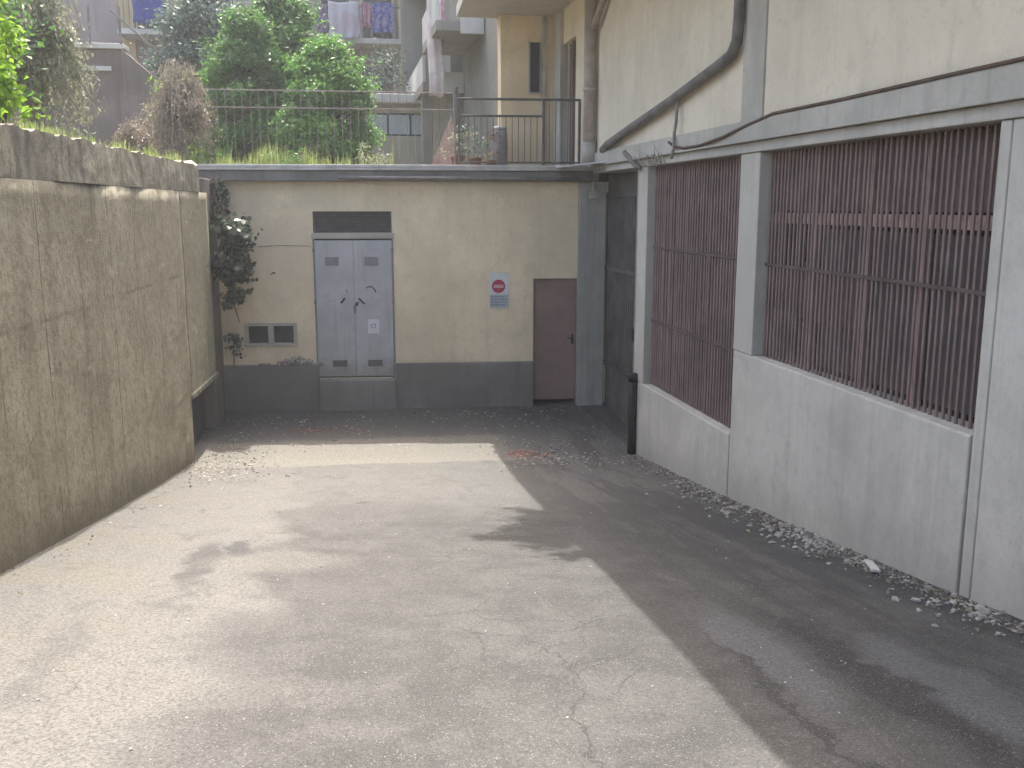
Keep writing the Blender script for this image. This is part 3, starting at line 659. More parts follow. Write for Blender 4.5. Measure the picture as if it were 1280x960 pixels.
# lintel undersides closed to the back
# terrace-level facade beyond the ramp: pier, doorway, front of the projecting block
MB().box(XF, XF+.4, 15.755, 16.9, 2.2, 5.098).box(XF+.08, XF+.4, 17.85, 18.5, 2.2, 5.098).box(XF, XF+.4, 16.9, 17.85, 4.5, 5.098).build('terrace_wall', 'upwall', rb)
MB().box(XF-.06, XF+.2, 17.853, 18.5, 2.2, 5.09).build('grey_pilaster', 'beam', rb)
dd = MB().box(XF+.12, XF+.16, 16.905, 17.845, 2.2, 4.495).build('terrace_door', 'gate', rb)
MB().box(XF+.05, XF+.119, 16.91, 16.97, 2.2, 4.49).box(XF+.05, XF+.119, 17.35, 17.4, 2.2, 4.49).each('door_frame', 'brown', dd)
cb = MB().box(3.05, 4.6, 18.503, 18.9, 2.2, 5.098).build('projecting_block', 'cream', rb)
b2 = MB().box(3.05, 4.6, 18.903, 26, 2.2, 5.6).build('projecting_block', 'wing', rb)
sw = MB().box(3.60, 3.78, 18.47, 18.50, 3.72, 4.62).build('slot_window', 'glassdark', cb)
MB().box(3.575, 3.598, 18.46, 18.502, 3.70, 4.64).box(3.782, 3.805, 18.46, 18.502, 3.70, 4.64).box(3.6, 3.78, 18.46, 18.502, 3.695, 3.718).each('window_frame', 'frame', sw)
MB().box(3.83, 3.89, 18.44, 18.502, 2.2, 5.09).build('corner_trim', 'lip', cb)
# long access balcony above (shades the right half of the ramp)
def bx(y): return 1.50+.0405*(y+0)                   # outer edge runs slightly skew
MB().poly([(bx(-8), -8, 5.1), (4.5, -8, 5.1), (4.5, 18.9, 5.1), (bx(18.9), 18.9, 5.1), (bx(-8), -8, 5.3), (4.5, -8, 5.3), (4.5, 18.9, 5.3), (bx(18.9), 18.9, 5.3)],
          [(0, 3, 2, 1), (4, 5, 6, 7), (0, 1, 5, 4), (1, 2, 6, 5), (2, 3, 7, 6), (3, 0, 4, 7)]).build('balcony_slab', 'soffit', rb, .01)
pb = MB().box(XF, XF+.4, -8, 18.9, 5.302, 8.6); pb.build('upper_wall', 'upwall', rb)
pr_ = MB()
for k in range(90):
    y = -7.9+k*.295; pr_.tube([(bx(y)+.06, y, 5.3), (bx(y)+.06, y, 6.3)], .011, 5)
pr_.tube([(bx(-7.9)+.06, -7.9, 6.3), (bx(18.5)+.06, 18.5, 6.3)], .025, 6)
pr_.build('balcony_railing', 'rail', rb)
# unseen plant and trough, added to break the balcony's shadow line on the ramp
yp = 11.3
tp = tag(empty('added_shadow_planter', (bx(yp)+.25, yp, 5.3)), 'unseen leafy plant in a trough added on the balcony edge to shape the ramp shadow', 'planter')
MB().box(bx(yp)+.12, bx(yp)+.4, yp-.5, yp+.5, 5.302, 5.55).build('trough', 'terracotta', tp, .01)
cs = [((bx(yp)-.02-.2*random.random(), yp+random.gauss(.15, .35), 5.35+.25*random.random()), random.uniform(.6, 1.)) for k in range(12)]
cs += [((bx(yp)-.15-.13*k, yp-.2-.03*k, 5.5-.05*k), .75-.1*k) for k in range(6)]
cs += [((bx(yp)-.05-.06*k, yp-1.0-.05*k, 5.4), .6-.1*k) for k in range(4)]+[((bx(yp)-.03-.07*k, yp+.95+.1*k, 5.4), .65-.12*k) for k in range(4)]
cs += [((bx(yp)-.1-.28*random.random(), yp-.1+random.gauss(0, .22), 5.45), .8) for k in range(8)]+[((bx(yp)-.5-.1*k, yp-.25, 5.4), .6-.07*k) for k in range(4)]
P, N = clumps(cs, 150, .27)
leaves('foliage', 'leaf_mid', P, N, .11, tp)

# gate in the recess by the corner
gt = tag(empty('metal_gate', (4.42, 14.4, -1.9)), 'tall dark grey ribbed metal gate in the recess at the far right corner', 'gate')
gm = MB(); y = 13.02
gx = 4.40
gm.box(gx+.03, gx+.05, 13.02, 15.85, -2.1, 2.12)
gm.build('sheet', 'gate', gt)
gm = MB()
while y < 15.8:
    gm.box(gx+.006, gx+.03, y, y+.055, -1.0, 1.75); y += .115
gm.build('rib_panel', 'gate', gt)
gm = MB().box(gx-.01, gx+.029, 13.02, 15.85, .55, .62).box(gx-.01, gx+.029, 13.02, 15.85, -1.07, -1.003).box(gx-.01, gx+.029, 13.02, 15.85, -2.0, -1.9).box(gx-.01, gx+.029, 13.02, 15.85, 1.753, 1.82)
gm.each('cross_rail', 'grille', gt, .004)
MB().box(gx-.012, gx+.002, 13.03, 13.5, 1.1, 1.74).build('dark_opening', 'dark', gt)
MB().box(gx-.03, gx-.011, 14.1, 14.2, -.45, -.25).build('lock', 'iron', gt, .004)

# pipes and cables on the right building
dp = tag(empty('drain_pipe', (4.0, 13.0, -1.93)), 'short black cast iron drainpipe standing at the gate corner', 'drainpipe')
px, py = 4.05, 13.0
MB().tube([(px, py, -2.0), (px, py, -.775)], .064, 14).build('pipe', 'iron', dp, 0, True)
MB().tube([(px, py, -.86), (px, py, -.745)], .074, 14).build('socket', 'iron', dp, 0, True)
MB().tube([(px+.085, py, -1.3), (px-.07, py, -1.3)], .02, 6).build('clamp', 'iron', dp)
sb = MB().tube([(4.06, 12.95, 2.12), (4.03, 13.1, 2.17), (4.03, 13.6, 2.36)], .035, 10).build('stub_pipe', 'pipegrey', None, 0, True)
tag(sb, 'short dark stub of pipe slanting up from the pillar top beside the gate', 'pipe')
o = MB().tube([(4.06, 14.9, 2.47), (4.02, 14.5, 2.52), (4.02, 13.2, 2.68), (4.02, 11.6, 2.87), (4.02, 10.1, 3.08), (4.02, 9.78, 3.14), (4.02, 9.66, 3.25), (4.02, 9.63, 3.45), (4.02, 9.62, 5.06)], .058, 12).build('slanting_pipe', 'pipegrey', None, 0, True)
tag(o, 'dark grey pipe slanting up the pale upper wall, then turning vertical at the pilaster', 'pipe')
dn = tag(empty('corner_downpipe', (3.98, 15.45, 2.2)), 'thick beige downpipe standing on the corner above the cabin roof', 'downpipe')
MB().tube([(3.98, 15.45, 2.3), (3.98, 15.45, 5.08)], .098, 14).build('pipe', 'pipebeige', dn, 0, True)
MB().tube([(3.98, 15.45, 2.28), (3.98, 15.45, 2.62)], .118, 14).tube([(3.98, 15.45, 3.4), (3.98, 15.45, 3.46)], .11, 14).each('collar', 'frame', dn, 0, True)
MB().tube([(3.99, 15.3, 4.35), (4.0, 14.6, 4.75), (4.0, 14.0, 5.08)], .055, 10).build('branch', 'pipebeige', dn, 0, True)
o = MB().tube([(4.06, 15.74, 2.3), (4.06, 15.74, 5.08)], .03, 8).build('thin_pipe', 'pipegrey', None, 0, True); tag(o, 'thin grey pipe running up behind the thick beige corner downpipe', 'pipe')
cbp = [(4.055, 0.5, 2.475), (4.055, 4, 2.47), (4.05, 6, 2.465), (4.05, 7.6, 2.455), (4.05, 8.8, 2.46), (4.05, 9.4, 2.40), (4.03, 10.0, 2.32), (4.02, 10.6, 2.275), (4.02, 11.1, 2.275), (4.02, 11.5, 2.32), (4.03, 11.7, 2.38)]
o = MB().tube(cbp, .016, 7).build('wall_cable', 'cable', None, 0, True); tag(o, 'brown cable along the top of the concrete beam, sagging past the pilaster', 'cable')
o = MB().tube([(4.04, 11.45, 2.95), (4.03, 11.45, 2.6), (4.02, 11.48, 2.46), (4.015, 11.47, 2.3), (4.0, 11.5, 2.17)], .02, 7).build('hanging_wire', 'cablegrey', None, 0, True); tag(o, 'short grey wire hanging from the slanting pipe down to the beam', 'wire')
random.seed(4); tw = MB()
for k in range(16):
    y0 = 12.25+random.uniform(-.5, .5); tw.tube([(4.03, y0, 2.12), (3.96+random.uniform(-.08, .03), y0+random.uniform(-.15, .15), 2.25), (3.98+random.uniform(-.1, .03), y0+random.uniform(-.35, .35), 2.12+random.uniform(-.15, .35))], [.006, .005, .002], 5)
tag(tw.build('dry_twigs', 'twig'), 'tangle of dry twigs and wire hanging from the beam above the first barred window', 'twigs')
o = tag(empty('wall_box', (4.05, 4.85, .55)), 'small dark box on the right wall at the picture edge', 'box')
MB().box(4.02, 4.098, 4.6, 4.99, .55, .85).build('casing', 'gate', o, .008); MB().box(4.012, 4.0195, 4.63, 4.96, .58, .82).build('lid', 'grille', o, .003)
# metal flashing over the gate
o = MB().poly([(3.4, 15.2, 2.225), (4.05, 14.6, 2.29), (4.4, 15.5, 2.31), (3.5, 15.75, 2.26), (3.4, 15.2, 2.2), (4.05, 14.6, 2.265), (4.4, 15.5, 2.285), (3.5, 15.75, 2.235)],
              [(0, 1, 2, 3), (7, 6, 5, 4), (0, 4, 5, 1), (1, 5, 6, 2), (2, 6, 7, 3), (3, 7, 4, 0)]).build('roof_flashing', 'lip', None); tag(o, 'bent zinc flashing where the cabin roof meets the right building', 'flashing')

# ------------------------------------------------------------------ loose chippings, litter (uncountable)
random.seed(21); st = MB(); pal = MB(); lv = []
def scatter(m, n, xf, yf, rf, lift=.0):
    for _ in range(n):
        y = yf(); x = xf(y); r = rf(); m.stone((x, y, gz(x, y)+r*.2+lift), r, .6)
def rb_x(w): return lambda y: 4.08-abs(random.gauss(0, w))
scatter(st, 1100, rb_x(.16), lambda: random.uniform(4.6, 12.9), lambda: random.uniform(.003, .016))
scatter(st, 260, rb_x(.22), lambda: random.choice([random.gauss(8.1, .5), random.gauss(7.2, .3), random.gauss(9.4, .5), random.gauss(5.2, .2)]), lambda: random.uniform(.012, .038))
scatter(pal, 105, rb_x(.16), lambda: random.choice([random.gauss(8.2, .4), random.gauss(7.3, .15), random.gauss(6.6, .2)]), lambda: random.choice([random.uniform(.008, .02), random.uniform(.015, .035), random.uniform(.022, .048)]))
scatter(pal, 60, rb_x(.3), lambda: random.uniform(5, 12.8), lambda: random.uniform(.01, .03))
scatter(st, 500, lambda y: lx(y)+abs(random.gauss(0, .16)), lambda: random.uniform(3, 13.2), lambda: random.uniform(.004, .014))
scatter(st, 380, lambda y: lx(y)+abs(random.gauss(0, .5)), lambda: random.gauss(12.6, .7), lambda: random.uniform(.008, .025))
scatter(st, 400, lambda y: random.uniform(-2, 4), lambda: random.uniform(13.5, 15.8), lambda: random.uniform(.006, .022))
scatter(st, 350, lambda y: random.gauss(2.8, .5), lambda: random.gauss(13, .5), lambda: random.uniform(.006, .025))
scatter(st, 300, lambda y: random.uniform(-2.2, 3.9), lambda: random.uniform(3, 13), lambda: random.uniform(.003, .009))
tag(st.build('gravel', 'stone'), 'loose grey chippings and grit along the foot of the walls', 'gravel', kind='stuff')
tag(pal.build('plaster_rubble', 'plasterlump'), 'crumbled white plaster lumps at the foot of the right wall', 'rubble', kind='stuff')
br = MB()
scatter(br, 70, lambda y: random.gauss(2.5, .16), lambda: random.gauss(13.1, .14), lambda: random.uniform(.01, .035))
scatter(br, 50, lambda y: random.gauss(-.4, .3), lambda: random.gauss(14.9, .07), lambda: random.uniform(.01, .03))
tag(br.build('brick_crumbs', 'brick'), 'reddish brick crumbs scattered on the dark foot of the ramp', 'rubble', kind='stuff')
P = []; 
for _ in range(900):
    k = random.random()
    if k < .45: y = random.uniform(4.6, 12.9); x = 4.06-abs(random.gauss(0, .2))
    elif k < .7: y = random.gauss(12.7, .8); x = lx(y)+abs(random.gauss(0, .5))
    elif k < .85: x = random.uniform(-1.9, 3.8); y = random.uniform(15.2, 15.75)
    else: y = random.uniform(5, 12); x = lx(y)+abs(random.gauss(0, .12))
    P.append((x, y, gz(x, y)+.02))
tag(leaves('fallen_leaves', 'leaf_dry', P, [(0, 0, 1)]*len(P), .045, None, .6, 0, .35), 'dry fallen leaves along the edges of the ramp', 'leaves', kind='stuff')
# plank lying by the right wall
o = MB().box(-.16, .16, -.03, .03, 0, .02).build('wood_scrap', 'pale_slat', None, .003); o.location = (3.9, 6.35, gz(3.9, 6.35)+.02); o.rotation_euler = (.1, .12, R(70)); tag(o, 'broken pale board scrap lying against the foot of the right wall', 'board')

# ------------------------------------------------------------------ fences on the cabin roof
fn = tag(empty('wire_fence', (-.2, 17, 2.2)), 'thin rusty wire fence on the garden edge above the cabin roof', 'fence')
m = MB()
for z in (3.50, 3.22): m.tube([(-2.55, 17.1, z), (2.0, 16.9, z)], .011, 6)
m.build('rail', 'railrust', fn)
m = MB()
for k in range(34):
    x = -2.5+k*.136; y = 17.1-.2*(x+2.55)/4.55; m.tube([(x, y, 2.2), (x, y, 3.5)], .0055, 5)
m.build('wire', 'railrust', fn)
for x in (-2.52, 1.98):
    y = 17.1-.2*(x+2.55)/4.55; MB().tube([(x, y, 2.15), (x, y, 3.53)], .02, 7).build('post', 'railrust', fn)
fr2 = tag(empty('terrace_railing', (3, 16.4, 2.2)), 'dark metal railing of the terrace in front of the cream block', 'railing')
MB().tube([(1.98, 16.45, 3.36), (4.04, 16.3, 3.36)], .022, 7).tube([(1.98, 16.45, 3.09), (3.42, 16.35, 3.09)], .02, 7).tube([(1.98, 16.45, 2.33), (4.04, 16.3, 2.33)], .016, 6).build('rail', 'rail', fr2)
m = MB()
for k in range(19):
    x = 2.05+k*.105; y = 16.45-.0728*(x-1.98); m.tube([(x, y, 2.33), (x, y, 3.09 if x < 3.42 else 3.36)], .007, 5)
m.build('baluster', 'rail', fr2)
for x in (2.0, 3.42, 4.03):
    y = 16.45-.0728*(x-1.98); MB().box(x-.02, x+.02, y-.02, y+.02, 2.17, 3.37).build('post', 'rail', fr2)

# ------------------------------------------------------------------ vegetation
def tree(name, label, base, top, rx, ry, leafm, lsize, nleaf, shape='dome', seed=1, group=None, crad=.34):
    global rng
    rng = np.random.default_rng(seed); random.seed(seed)
    x0, y0, z0 = base; H = top-z0
    t = tag(empty(name, base), label, 'tree', group)
    tr = MB()
    tr.tube([(x0, y0, z0-.1), (x0+.04, y0, z0+H*.3), (x0-.03, y0+.03, z0+H*.6), (x0, y0, z0+H*.85)], [.11, .09, .06, .02], 8)
    cs = []
    for k in range(int(120*max(.6, rx*ry))):
        h = random.random(); a = random.random()*6.283
        if shape == 'cone': w = (1-h**1.5)*.9+.12
        elif shape == 'dome': w = (1-max(0, (h-.25)/.75)**2.2)*.92*(.82+.18*min(1, h/.25))+.08
        else: w = math.sqrt(max(.05, 1-(2*h-1)**2))
        q = random.random()**.35*random.uniform(.82, 1.1)
        c = (x0+rx*w*q*math.cos(a)*.95, y0+ry*w*q*math.sin(a)*.95, z0+H*(.01+.94*h))
        cs.append((c, random.uniform(.6, 1.25)))
        if k % 4 == 0: tr.tube([(x0, y0, z0+H*max(.1, h-.15)), ((x0+c[0])/2, (y0+c[1])/2, (z0+H*max(.1, h-.15)+c[2])/2-.02), c], [.03, .02, .006], 5)
    tr.build('trunk', 'bark', t, 0, True)
    P, N = clumps(cs, nleaf/len(cs), crad)
    leaves('crown', leafm, P, N, lsize, t)
    return t
tree('evergreen_tree', 'tall pointed mid green tree, left one of the clipped trio behind the fence', (-1.72, 20.3, 2.2), 5.4, .92, .9, 'leaf_mid', .085, 46000, 'dome', 3, 'clipped evergreens behind the fence', .24)
tree('evergreen_tree', 'tallest mid green tree, middle and rearmost of the clipped trio behind the fence', (-1.1, 21.3, 2.2), 6.1, 1.3, 1.1, 'leaf_mid', .09, 46000, 'dome', 4, 'clipped evergreens behind the fence', .27)
tree('evergreen_tree', 'lower rounded bright green tree, right one of the clipped trio behind the fence', (-.2, 19.4, 2.2), 4.7, 1.0, .95, 'leaf_bright', .085, 46000, 'dome', 5, 'clipped evergreens behind the fence', .24)
tree('broadleaf_tree', 'dark blue green tree with pale lit top behind the pointed evergreens', (-3.05, 24.6, 2.2), 6.6, 1.25, 1.2, 'leaf_dark', .12, 30000, 'ball', 6, None, .38)
tree('broadleaf_tree', 'small dark shrubby tree in front of the brown block at the back right', (1.35, 28, 2.2), 6.0, .7, .7, 'leaf_dark', .1, 3000, 'ball', 9, None, .35)
# grass on the roof edge
def blades(name, mat, pts, hmin, hmax, w, label, cat, lean=.35):
    m = MB()
    for (x, y, z) in pts:
        h = random.uniform(hmin, hmax)*(.35+1.1*max(0, .5+.9*mnoise.noise(Vector((x*2.2, y*2.2, 1))))); a = random.random()*6.283; l = random.uniform(0, lean)*h; dx, dy = math.cos(a), math.sin(a)
        m.poly([(x-dy*w, y+dx*w, z), (x+dy*w, y-dx*w, z), (x+dx*l*.4+dy*w*.7, y+dy*l*.4-dx*w*.7, z+h*.6), (x+dx*l*.4-dy*w*.7, y+dy*l*.4+dx*w*.7, z+h*.6), (x+dx*l, y+dy*l, z+h)], [(0, 1, 2, 3), (3, 2, 4)])
    return tag(m.build(name, mat), label, cat, kind='stuff')
random.seed(12)
pts = []
for _ in range(5200):
    x = random.uniform(-2.7, .9); y = 16.5+abs(random.gauss(0, .5))-.0*x
    if mnoise.noise(Vector((x*1.6, y, 0)))+random.uniform(-.5, .5) > -.25 and (x < .2 or random.random() < .35): pts.append((x, y, 2.18))
blades('meadow_grass', 'grass', [p for p in pts if mnoise.noise(Vector((p[0]*3.1, p[1]*3, 4))) > -.1], .05, .40, .006, 'tall yellow green grass along the cabin roof edge', 'grass')
pts = []
for _ in range(5200):
    y = random.uniform(4, 14.2); x = lx(y)-.06-abs(random.gauss(0, .14))
    if mnoise.noise(Vector((y*1.1, 3, 0)))+random.uniform(-.3, .5) > .05: pts.append((x, y, 2.15))
blades('wall_top_grass', 'grass', pts, .03, .15, .004, 'short sunlit grass growing along the top of the left retaining wall', 'grass')

rng = np.random.default_rng(61); random.seed(61)
for k, (x, y, h, lab) in enumerate(((-2.2, 16.75, .5, 'bushy green weed at the left end of the grass strip on the cabin roof'), (-.75, 16.6, .34, 'low broad leaved weed midway along the grass strip on the cabin roof'), (.55, 16.7, .42, 'straggly weed at the right end of the grass strip on the cabin roof'))):
    w_ = tag(empty('weed', (x, y, 2.18)), lab, 'weed', 'weeds in the grass strip')
    cs = [((x+random.gauss(0, .16), y+random.gauss(0, .1), 2.2+random.random()*h), random.uniform(.5, 1)) for _ in range(14)]
    P, N = clumps(cs, 30, .14); leaves('foliage', 'leaf_mid' if k != 2 else 'leaf_dull', P, N, .055, w_, .5)
    m = MB()
    for c, q in cs[::2]: m.tube([(x, y, 2.15), ((x+c[0])/2, (y+c[1])/2, (2.2+c[2])/2+.03), c], [.006, .004, .002], 4)
    m.build('stem', 'twig', w_)
def weeping(name, label, c, rx, ry, h, mat, n, size, strands=60, seed=2, cat='shrub'):
    global rng
    rng = np.random.default_rng(seed); random.seed(seed)
    t = tag(empty(name, c), label, cat); s = MB(); P = []; N = []
    s.tube([(c[0], c[1], c[2]-.1), (c[0]+.05, c[1], c[2]+h*.5), (c[0], c[1]+.05, c[2]+h*.9)], [.08, .06, .03], 7)
    for k in range(strands):
        a = random.random()*6.283; q = random.random()**.5
        top = (c[0]+rx*q*.45*math.cos(a), c[1]+ry*q*.45*math.sin(a), c[2]+h*random.uniform(.55, 1.03)); kk = random.uniform(.75, 1.3); end = (c[0]+rx*kk*q*math.cos(a), c[1]+ry*kk*q*math.sin(a), c[2]+random.uniform(.0, .6)*h)
        mid = ((top[0]*.35+end[0]*.65), (top[1]*.35+end[1]*.65), top[2]*.6+end[2]*.4)
        s.tube([top, mid, end], [.008, .006, .003], 4)
        for j in range(n//strands):
            u = random.random(); w = (1-u)**2; p = [w*top[i]+2*u*(1-u)*mid[i]+u*u*end[i]+random.gauss(0, .05) for i in range(3)]; P.append(p); N.append((math.cos(a), math.sin(a), .3))
    s.build('stem', 'twig', t); leaves('foliage', mat, P, N, size, t, .4, 1.6); return t
weeping('weeping_shrub', 'grey green shrub with long drooping strands on top of the left wall', (-3.85, 13.6, 2.2), .75, .9, 2.55, 'leaf_dull', 13000, .07, 130, 2)
weeping('dry_shrub', 'mound of dry brown creeper beside the dark tree at the wall end', (-2.5, 16.7, 2.2), .52, .6, 1.65, 'leaf_dry', 8000, .06, 130, 5)
weeping('dry_creeper', 'thin brown tangle low on the slope between the drooping shrub and the dry mound', (-3.3, 17.3, 2.2), .5, .7, .8, 'leaf_dry', 3500, .06, 60, 8)
rng = np.random.default_rng(31); random.seed(31)
t = tag(empty('leafy_bush', (-2.75, 8.9, 2.2)), 'lime green leafy bush at the near end of the left wall top', 'bush')
cs = [((-2.86+random.gauss(0, .1), 8.9+random.gauss(0, .25), 2.25+random.random()*1.2), random.uniform(.5, 1)) for _ in range(30)]
P, N = clumps(cs, 60, .16); leaves('foliage', 'leaf_lime', P, N, .085, t, .6, .3)
s = MB()
for c, k in cs[::2]: s.tube([(-2.75, 8.9, 2.1), ((c[0]-2.75)/2, (c[1]+8.9)/2, (c[2]+2.0)/2+.05), c], [.016, .01, .004], 5)
s.build('stem', 'bark', t)
rng = np.random.default_rng(33); random.seed(33)
t = tag(empty('hedge_bush', (-3.9, 12.0, 2.2)), 'dull green bush filling the slope behind the lime green bush', 'bush')
cs = [((-4.25+random.gauss(0, .2), 12+random.gauss(0, .4), 2.3+random.random()*2.1), random.uniform(.6, 1.2)) for _ in range(60)]
P, N = clumps(cs, 190, .36); leaves('foliage', 'leaf_mid', P, N, .09, t, .55, .5)
s = MB()
for c, k in cs[::3]: s.tube([(-3.9, 12, 2.1), ((c[0]-3.9)/2, (c[1]+12)/2, (c[2]+2.2)/2), c], [.03, .02, .006], 5)
s.build('stem', 'bark', t)
rng = np.random.default_rng(35); random.seed(35)
t = tag(empty('garden_shrub', (-2.9, 19.2, 2.2)), 'light green upright shrub behind the dry brown mound', 'shrub')
cs = [((-2.9+random.gauss(0, .14), 19.2+random.gauss(0, .2), 2.3+random.random()*1.9), random.uniform(.5, 1)) for _ in range(24)]
P, N = clumps(cs, 110, .24); leaves('foliage', 'leaf_lime', P, N, .08, t, .5, .3)
MB().tube([(-2.9, 19.2, 2.1), (-2.92, 19.2, 3.2), (-2.9, 19.2, 4.1)], [.04, .03, .01], 6).build('stem', 'bark', t)
# ivy hanging in the corner of the cabin
rng = np.random.default_rng(37); random.seed(37)
t = tag(empty('ivy', (-1.95, 15.6, -.3)), 'dark ivy clump hanging in the left corner of the cream cabin', 'ivy')
cs = [((-1.76+random.gauss(0, .12), 15.6+random.gauss(0, .16), 1.3-random.random()**1.3*1.25), random.uniform(.6, 1.1)) for _ in range(46)]+[((-1.9+random.gauss(0, .07), 16.0, 2.0-random.random()*.6), .6) for _ in range(10)]
cs = [((c[0]+(.08 if c[2] > .4 else 0), c[1], c[2]), k*(1 if c[2] > .5 else .6)) for c, k in cs]
P, N = clumps(cs, 70, .16); leaves('foliage', 'leaf_ivy', P, N, .095, t, .85, .9)
P2 = [(-1.93+random.gauss(0, .1), 15.12+random.gauss(0, .06), 1.22+random.gauss(0, .1)) for _ in range(16)]
s = MB().tube([(-1.92, 16.1, 2.1), (-1.9, 15.8, 1.5), (-1.78, 15.6, .8), (-1.72, 15.6, .2), (-1.62, 15.6, -.2)], [.02, .02, .015, .012, .006], 6)
for k in range(8): s.tube([(-1.9+random.gauss(0, .05), 16.0, 2.05), (-1.9+random.gauss(0, .08), 15.8, 1.7), (-1.85+random.gauss(0, .1), 15.6, 1.3)], .008, 4)
s.build('stem', 'bark', t)
t2 = tag(empty('purple_weed', (-1.9, 16.0, -.75)), 'small purple tinged weed left of the twin meter window', 'weed')
cs = [((-1.78+random.gauss(0, .05), 16.1+random.gauss(0, .06), -.62+random.gauss(0, .1)), .7) for _ in range(8)]
P, N = clumps(cs, 45, .12); leaves('foliage', 'leaf_dark', P, N, .06, t2, .7, .5)
MB().tube([(-1.8, 16.15, -1.0), (-1.78, 16.1, -.6)], .008, 5).build('stem', 'bark', t2)

# ------------------------------------------------------------------ background buildings
bgb = tag(empty('tenement_building', (-5, 36, 2.2)), 'tall brown apartment block with washing balconies filling the background', 'building')
YF = 34
MB().box(-22, 3.6, YF, YF+9, 1.5, 16).build('wall', 'facade', bgb)
for x in (-6.75, -5.05, 2.12): MB().box(x, x+.45, YF-.12, YF-.003, 2, 16).build('pilaster', 'facadeyellow', bgb)
for (x0, x1, z) in ((-6.6, -5.15, 6.86), (-.6, 2.2, 6.78), (-14, -10, 7.2)):
    s = MB().box(x0, x1, YF-1.2, YF-.003, z, z+.16).build('balcony', 'slab', bgb)
    r_ = MB()
    for k in range(int((x1-x0)/.16)): r_.tube([(x0+.05+k*.16, YF-1.15, z+.16), (x0+.05+k*.16, YF-1.15, z+1.1)], .012, 4)
    r_.box(x0, x1, YF-1.18, YF-1.12, z+1.1, z+1.15); r_.build('railing', 'pipegrey', s)
for (x0, x1, z0, z1) in ((-6.2, -5.3, 7.1, 9.2), (-.4, .5, 7.05, 9.2), (.95, 1.9, 7.05, 9.2), (-.4, .5, 3.6, 6.2), (.8, 1.9, 3.4, 6.2), (-4.2, -3.2, 7.6, 9.4), (-9.6, -8.4, 4.6, 6.8)):
    w = MB().box(x0, x1, YF-.05, YF-.003, z0, z1).build('window', 'glassdark', bgb)
    MB().box(x0-.08, x0-.002, YF-.08, YF-.003, z0, z1).box(x1+.002, x1+.08, YF-.08, YF-.003, z0, z1).box(x0-.08, x1+.08, YF-.08, YF-.003, z1+.002, z1+.08).each('window_frame', 'frame', w)
r_ = MB()
for k in range(9): r_.tube([(-.6+k*.36, YF-.6, 2.2), (-.6+k*.36, YF-.6, 7.3)], .018, 5)
r_.build('drying_frame', 'frame', bgb)
def hang(name, label, cat, mat, x0, x1, y, z0, z1, wav=.04, folds=4, seed=1, taper=0.):
    m = MB(); nu, nv = 18, 14
    for j in range(nv+1):
        for i in range(nu+1):
            u, v_ = i/nu, j/nv; k = wav*(.4+.6*v_)
            xx = x0+(x1-x0)*(u*(1-taper*v_)+taper*v_*.3)+.03*math.sin(v_*9+seed)*v_
            m.v.append((xx, y+k*math.sin(u*folds*6.283+seed+v_), z1-(z1-z0)*v_+.02*math.sin(u*7+seed)))
    for j in range(nv):
        for i in range(nu): a = j*(nu+1)+i; m.f.append((a, a+1, a+nu+2, a+nu+1))
    o = m.build(name, mat, None, 0, True); sm = o.modifiers.new('t', 'SOLIDIFY'); sm.thickness = .012
    return tag(o, label, cat, 'washing hung on the balconies')
YH = YF-1.3
hang('towel', 'plain deep blue towel hanging from the left background balcony', 'towel', 'cl_blue', -6.1, -5.2, YH, 7.16, 8.6, .05, 3, 1)
hang('bed_sheet', 'wide pale lilac sheet hanging from the middle background balcony', 'sheet', 'cl_white', -.17, .8, YH, 6.88, 8.0, .03, 3, 2)
hang('shirt', 'small purple and white shirt hanging left of the pale lilac sheet', 'shirt', 'cl_purple', -.5, -.22, YH, 7.05, 7.85, .03, 2, 3)
hang('towel', 'bright blue patterned cloth hanging right of the pale lilac sheet', 'towel', 'cl_pattern', 1.2, 1.9, YH, 7.1, 8.0, .05, 3, 4)
hang('towel', 'pink and white cloth hanging between the lilac sheet and the blue patterned cloth', 'towel', 'cl_pink', .86, 1.16, YH, 7.25, 7.98, .05, 2, 5)
hang('long_sheet', 'long narrow white sheet hanging far down beside the grey wing', 'sheet', 'cl_sheet', 1.96, 2.27, 21.6, 3.95, 7.2, .05, 1.5, 6)
hang('long_cloth', 'dusky pink long cloth hanging right of the long white sheet', 'cloth', 'cl_pink', 2.02, 2.4, 21.75, 4.9, 7.2, .06, 2, 7, .35)
# low service building behind the fence
lb = tag(empty('low_building', (1.8, 27, 2.2)), 'low cream building with a strip of frosted windows behind the fence', 'building')
MB().box(.3, 3.2, 26.5, 29, 2.2, 3.45).box(.3, 3.2, 26.62, 29, 4.05, 4.25).build('wall', 'winglight', lb)
MB().box(.2, 3.3, 26.2, 29, 4.27, 4.5).build('roof', 'slab', lb, .02)
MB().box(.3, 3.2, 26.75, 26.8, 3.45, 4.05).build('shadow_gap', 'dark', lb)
for k in range(3):
    w = MB().box(.75+k*.6, 1.3+k*.6, 26.6, 26.64, 3.5, 4.0).build('window', 'glassblue', lb)
    MB().box(.71+k*.6, .748+k*.6, 26.58, 26.66, 3.46, 4.04).box(1.302+k*.6, 1.34+k*.6, 26.58, 26.66, 3.46, 4.04).each('window_frame', 'grille', w)

